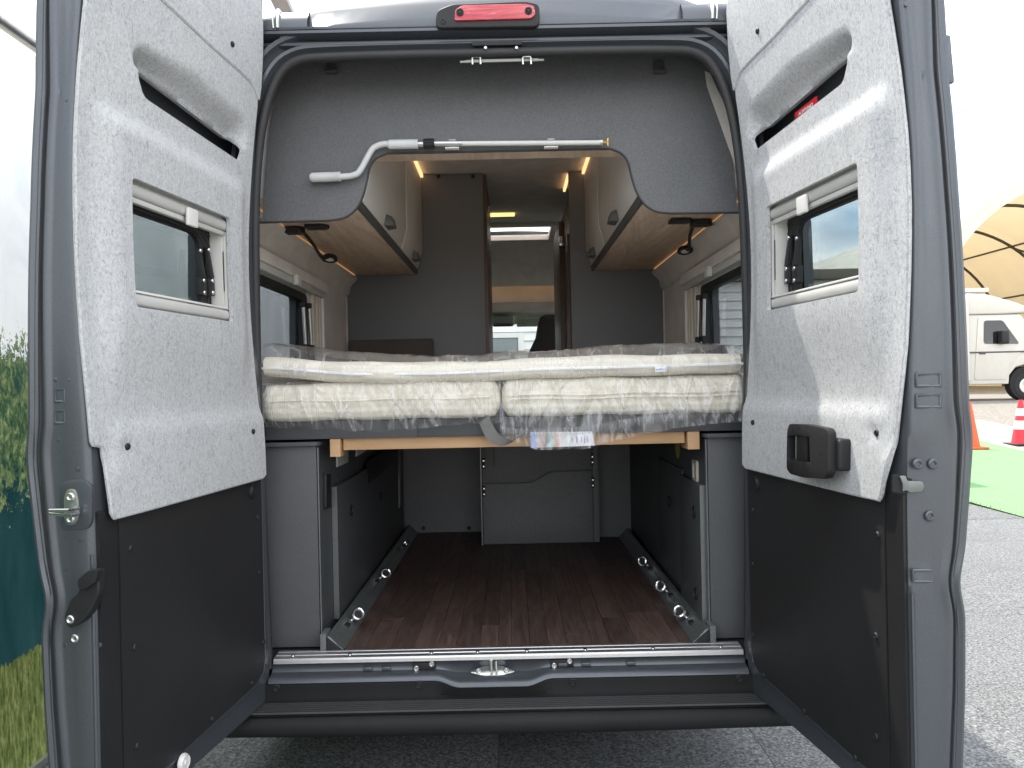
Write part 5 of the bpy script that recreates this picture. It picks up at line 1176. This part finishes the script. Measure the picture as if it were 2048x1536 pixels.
# plastic bags over the mattresses
def nz(x, y, s=1.0):
    from mathutils import noise as nn
    return nn.noise(Vector((x * s, y * s, 3.3)))
def bag(name, label, x0, x1, path, bottom, amp, seed, nx=150, bulge=None):
    """path: list of (y, z) down the front; bottom(x): extra drop of the hanging hem"""
    rnd = random.Random(seed); folds = [(rnd.uniform(x0, x1), rnd.uniform(-.9, .9), rnd.uniform(.004, .010), rnd.uniform(.3, 1)) for _ in range(46)]
    pts = spline([Vector((0, y, z)) for y, z in path], 8); L0 = len(pts); secs = []
    for k in range(nx + 1):
        x = x0 + (x1 - x0) * k / nx; sec = []
        for j, p in enumerate(pts):
            t = j / (L0 - 1); z = p.z; y = p.y
            hang = max(0, (1.30 - z) / (1.30 - path[-1][1])) if path[-1][1] < 1.30 else 0
            z -= bottom(x) * hang
            d = amp * (nz(x * 9 + seed, z * 16) + .6 * nz(x * 26, z * 34 + seed) + .35 * nz(x * 60 + z * 40, z * 24))
            for fx_, sl_, wdt, st in folds:
                c_ = fx_ + sl_ * (z - 1.37); q_ = (x - c_) / wdt
                if abs(q_) < 3: d += amp * 1.6 * st * math.exp(-q_ * q_)
            y -= abs(d) * .6 + d * .4
            zz = z + (amp * .8 * nz(x * 12, seed + t * 3) if t < .35 else 0)
            xx = x + (bulge(x, z) if bulge else 0)
            sec.append((xx, y, zz))
        secs.append(sec)
    o = build(name, MB().loft(secs), 'film', None, angle=180); tag(o, label, 'plastic film', 'plastic films round the bedding'); return o
lb_ = lambda x: -.002 + .010 * nz(x * 17, 4.2) + .014 * nz(x * 5, 1.7) + .012 * sm(-.75, -.5, x) * (1 - sm(-.2, -.02, x))
bag('plastic_film', 'crinkled clear film round the left mattress half', -.805, -.006, [(.35, 1.424), (.12, 1.424), (.06, 1.419), (.035, 1.405), (.026, 1.37), (.024, 1.33), (.03, 1.295), (.05, 1.272)], lb_, .009, 3)
rx = [-.01, .04, .10, .26, .30, .42, .55, .66, .78, .82]; rz = [.035, .064, .090, .092, .080, .052, .030, .018, .010, .03]
rb = lambda x: float(np.interp(x, rx, rz)) + .006 * nz(x * 14, .4)
bag('plastic_film', 'loose clear film hanging below the right mattress half with gathered hem', -.012, .815, [(.35, 1.424), (.12, 1.424), (.06, 1.419), (.033, 1.405), (.022, 1.37), (.018, 1.33), (.012, 1.296), (.012, 1.275)], rb, .009, 8, bulge=lambda x, z: .012 * sm(.76, .81, x) * sm(1.27, 1.33, z) * (1 - sm(1.38, 1.42, z)))
tb = bend
def topper_bag():
    def hump(x): return .012 + .016 * sm(-.5, -.78, x) + .018 * (math.exp(-((x + .55) / .25) ** 2)) + .022 * math.exp(-((x - .50) / .28) ** 2) + .010 * math.exp(-((x - .02) / .06) ** 2)
    secs = []
    for k in range(181):
        x = -.80 + 1.6 * k / 180; b_ = bend(x); h = hump(x)
        raw = [(.9, 1.492 + h * .5), (.5, 1.495 + h * .9), (.25, 1.497 + h), (.12, 1.496 + h * .9), (.06, 1.492 + h * .5), (.033, 1.484), (.018, 1.47), (.012, 1.455), (.012, 1.435), (.02, 1.422), (.034, 1.417)]
        sec = []
        for y, z in raw:
            d = .006 * (nz(x * 11, z * 20 + y * 4) + .7 * nz(x * 30, z * 30 + y * 7) + .4 * nz(x * 70, z * 60))
            sec.append((x, y - d * (y < .1), z + b_ + d * (y >= .05) * 1.0))
        secs.append(sec)
    o = build('plastic_film', MB().loft(secs), 'film', None, angle=180); tag(o, 'milky film ballooning over the topper on top of the bedding', 'plastic film', 'plastic films round the bedding')
topper_bag()
# gathered elastic hem of the right bag
hem = []
for k in range(260):
    t = k / 259; x = -.005 + .62 * t; zc = np.interp(x, [-.01, .05, .15, .30, .45, .62], [1.262, 1.252, 1.250, 1.262, 1.284, 1.302]); rf_ = .006 * math.sin(k * 1.25 + 2 * nz(x * 20, 2)) + .003 * nz(x * 60, 1)
    hem.append([(x, .006 + rf_ * .4 - .004, zc + .002), (x + rf_ * .3, .000 + rf_, zc - .008), (x + rf_ * .4, -.001 + rf_, zc - .018), (x, .004 + rf_ * 1.2, zc - .026 + .002 * math.sin(k * .8))])
o = build('gathered_hem', MB().loft(hem), 'film', bpy.data.objects['plastic_film.001'], angle=180)
c4 = [aY(a, b_, .016) for a, b_ in ((1062, 896), (1190, 891), (1184, 863), (1060, 864))]
lfm = MB(); rows = []
for j in range(5):
    rows.append([c4[0].lerp(c4[1], i / 12).lerp(c4[3].lerp(c4[2], i / 12), j / 4) + Vector((0, .003 * math.sin(i * .6), 0)) for i in range(13)])
lf = build('leaflet', lfm.loft(rows), 'leaflet', None); tag(lf, 'printed leaflet with blue and white picture inside the hanging film', 'leaflet')
for i, (dx_, h_) in enumerate(((.045, .02), (.06, .016), (.07, .022), (.08, .02), (.03, .012))):
    cxl = (c4[0].x + c4[1].x) / 2 + dx_; czl = (c4[0].z + c4[3].z) / 2
    build('text_line', MB().box(cxl - .0012, cxl + .0012, .0095, .0105, czl - h_ * .6, czl + h_ * .5), 'inkgrey', lf)
# webbing strap loop in the middle
sp2 = spline([aY(968, 838, .05), aY(975, 855, .045), aY(988, 875, .04), aY(1012, 884, .045), aY(1035, 876, .06), aY(1050, 860, .08)], 8)
rows = [[p + Vector((.0, -.0, 0)) + Vector((.016, 0, .012)) * t for t in (-1, 1)] + [p + Vector((.016, .003, .012)) * 1 + Vector((0, .003, 0)), p - Vector((.016, -.003, .012))] for p in sp2]
o = build('webbing_strap', MB().loft(rows, closed=True), 'strap', None); tag(o, 'grey webbing strap loop hanging between the two mattress halves', 'strap')
# seat cushion behind the bed
ql, qr = aY(697, 680, 1.99), aY(867, 680, 1.99)
o = build('seat_cushion', MB().box(ql.x, qr.x, 1.985, 2.04, 1.43, ql.z), 'cush', None, .018, 4); tag(o, 'taupe upholstered cushion leaning on the dark partition behind the bed', 'cushion')
S.render.resolution_x = 1024; S.render.resolution_y = 768
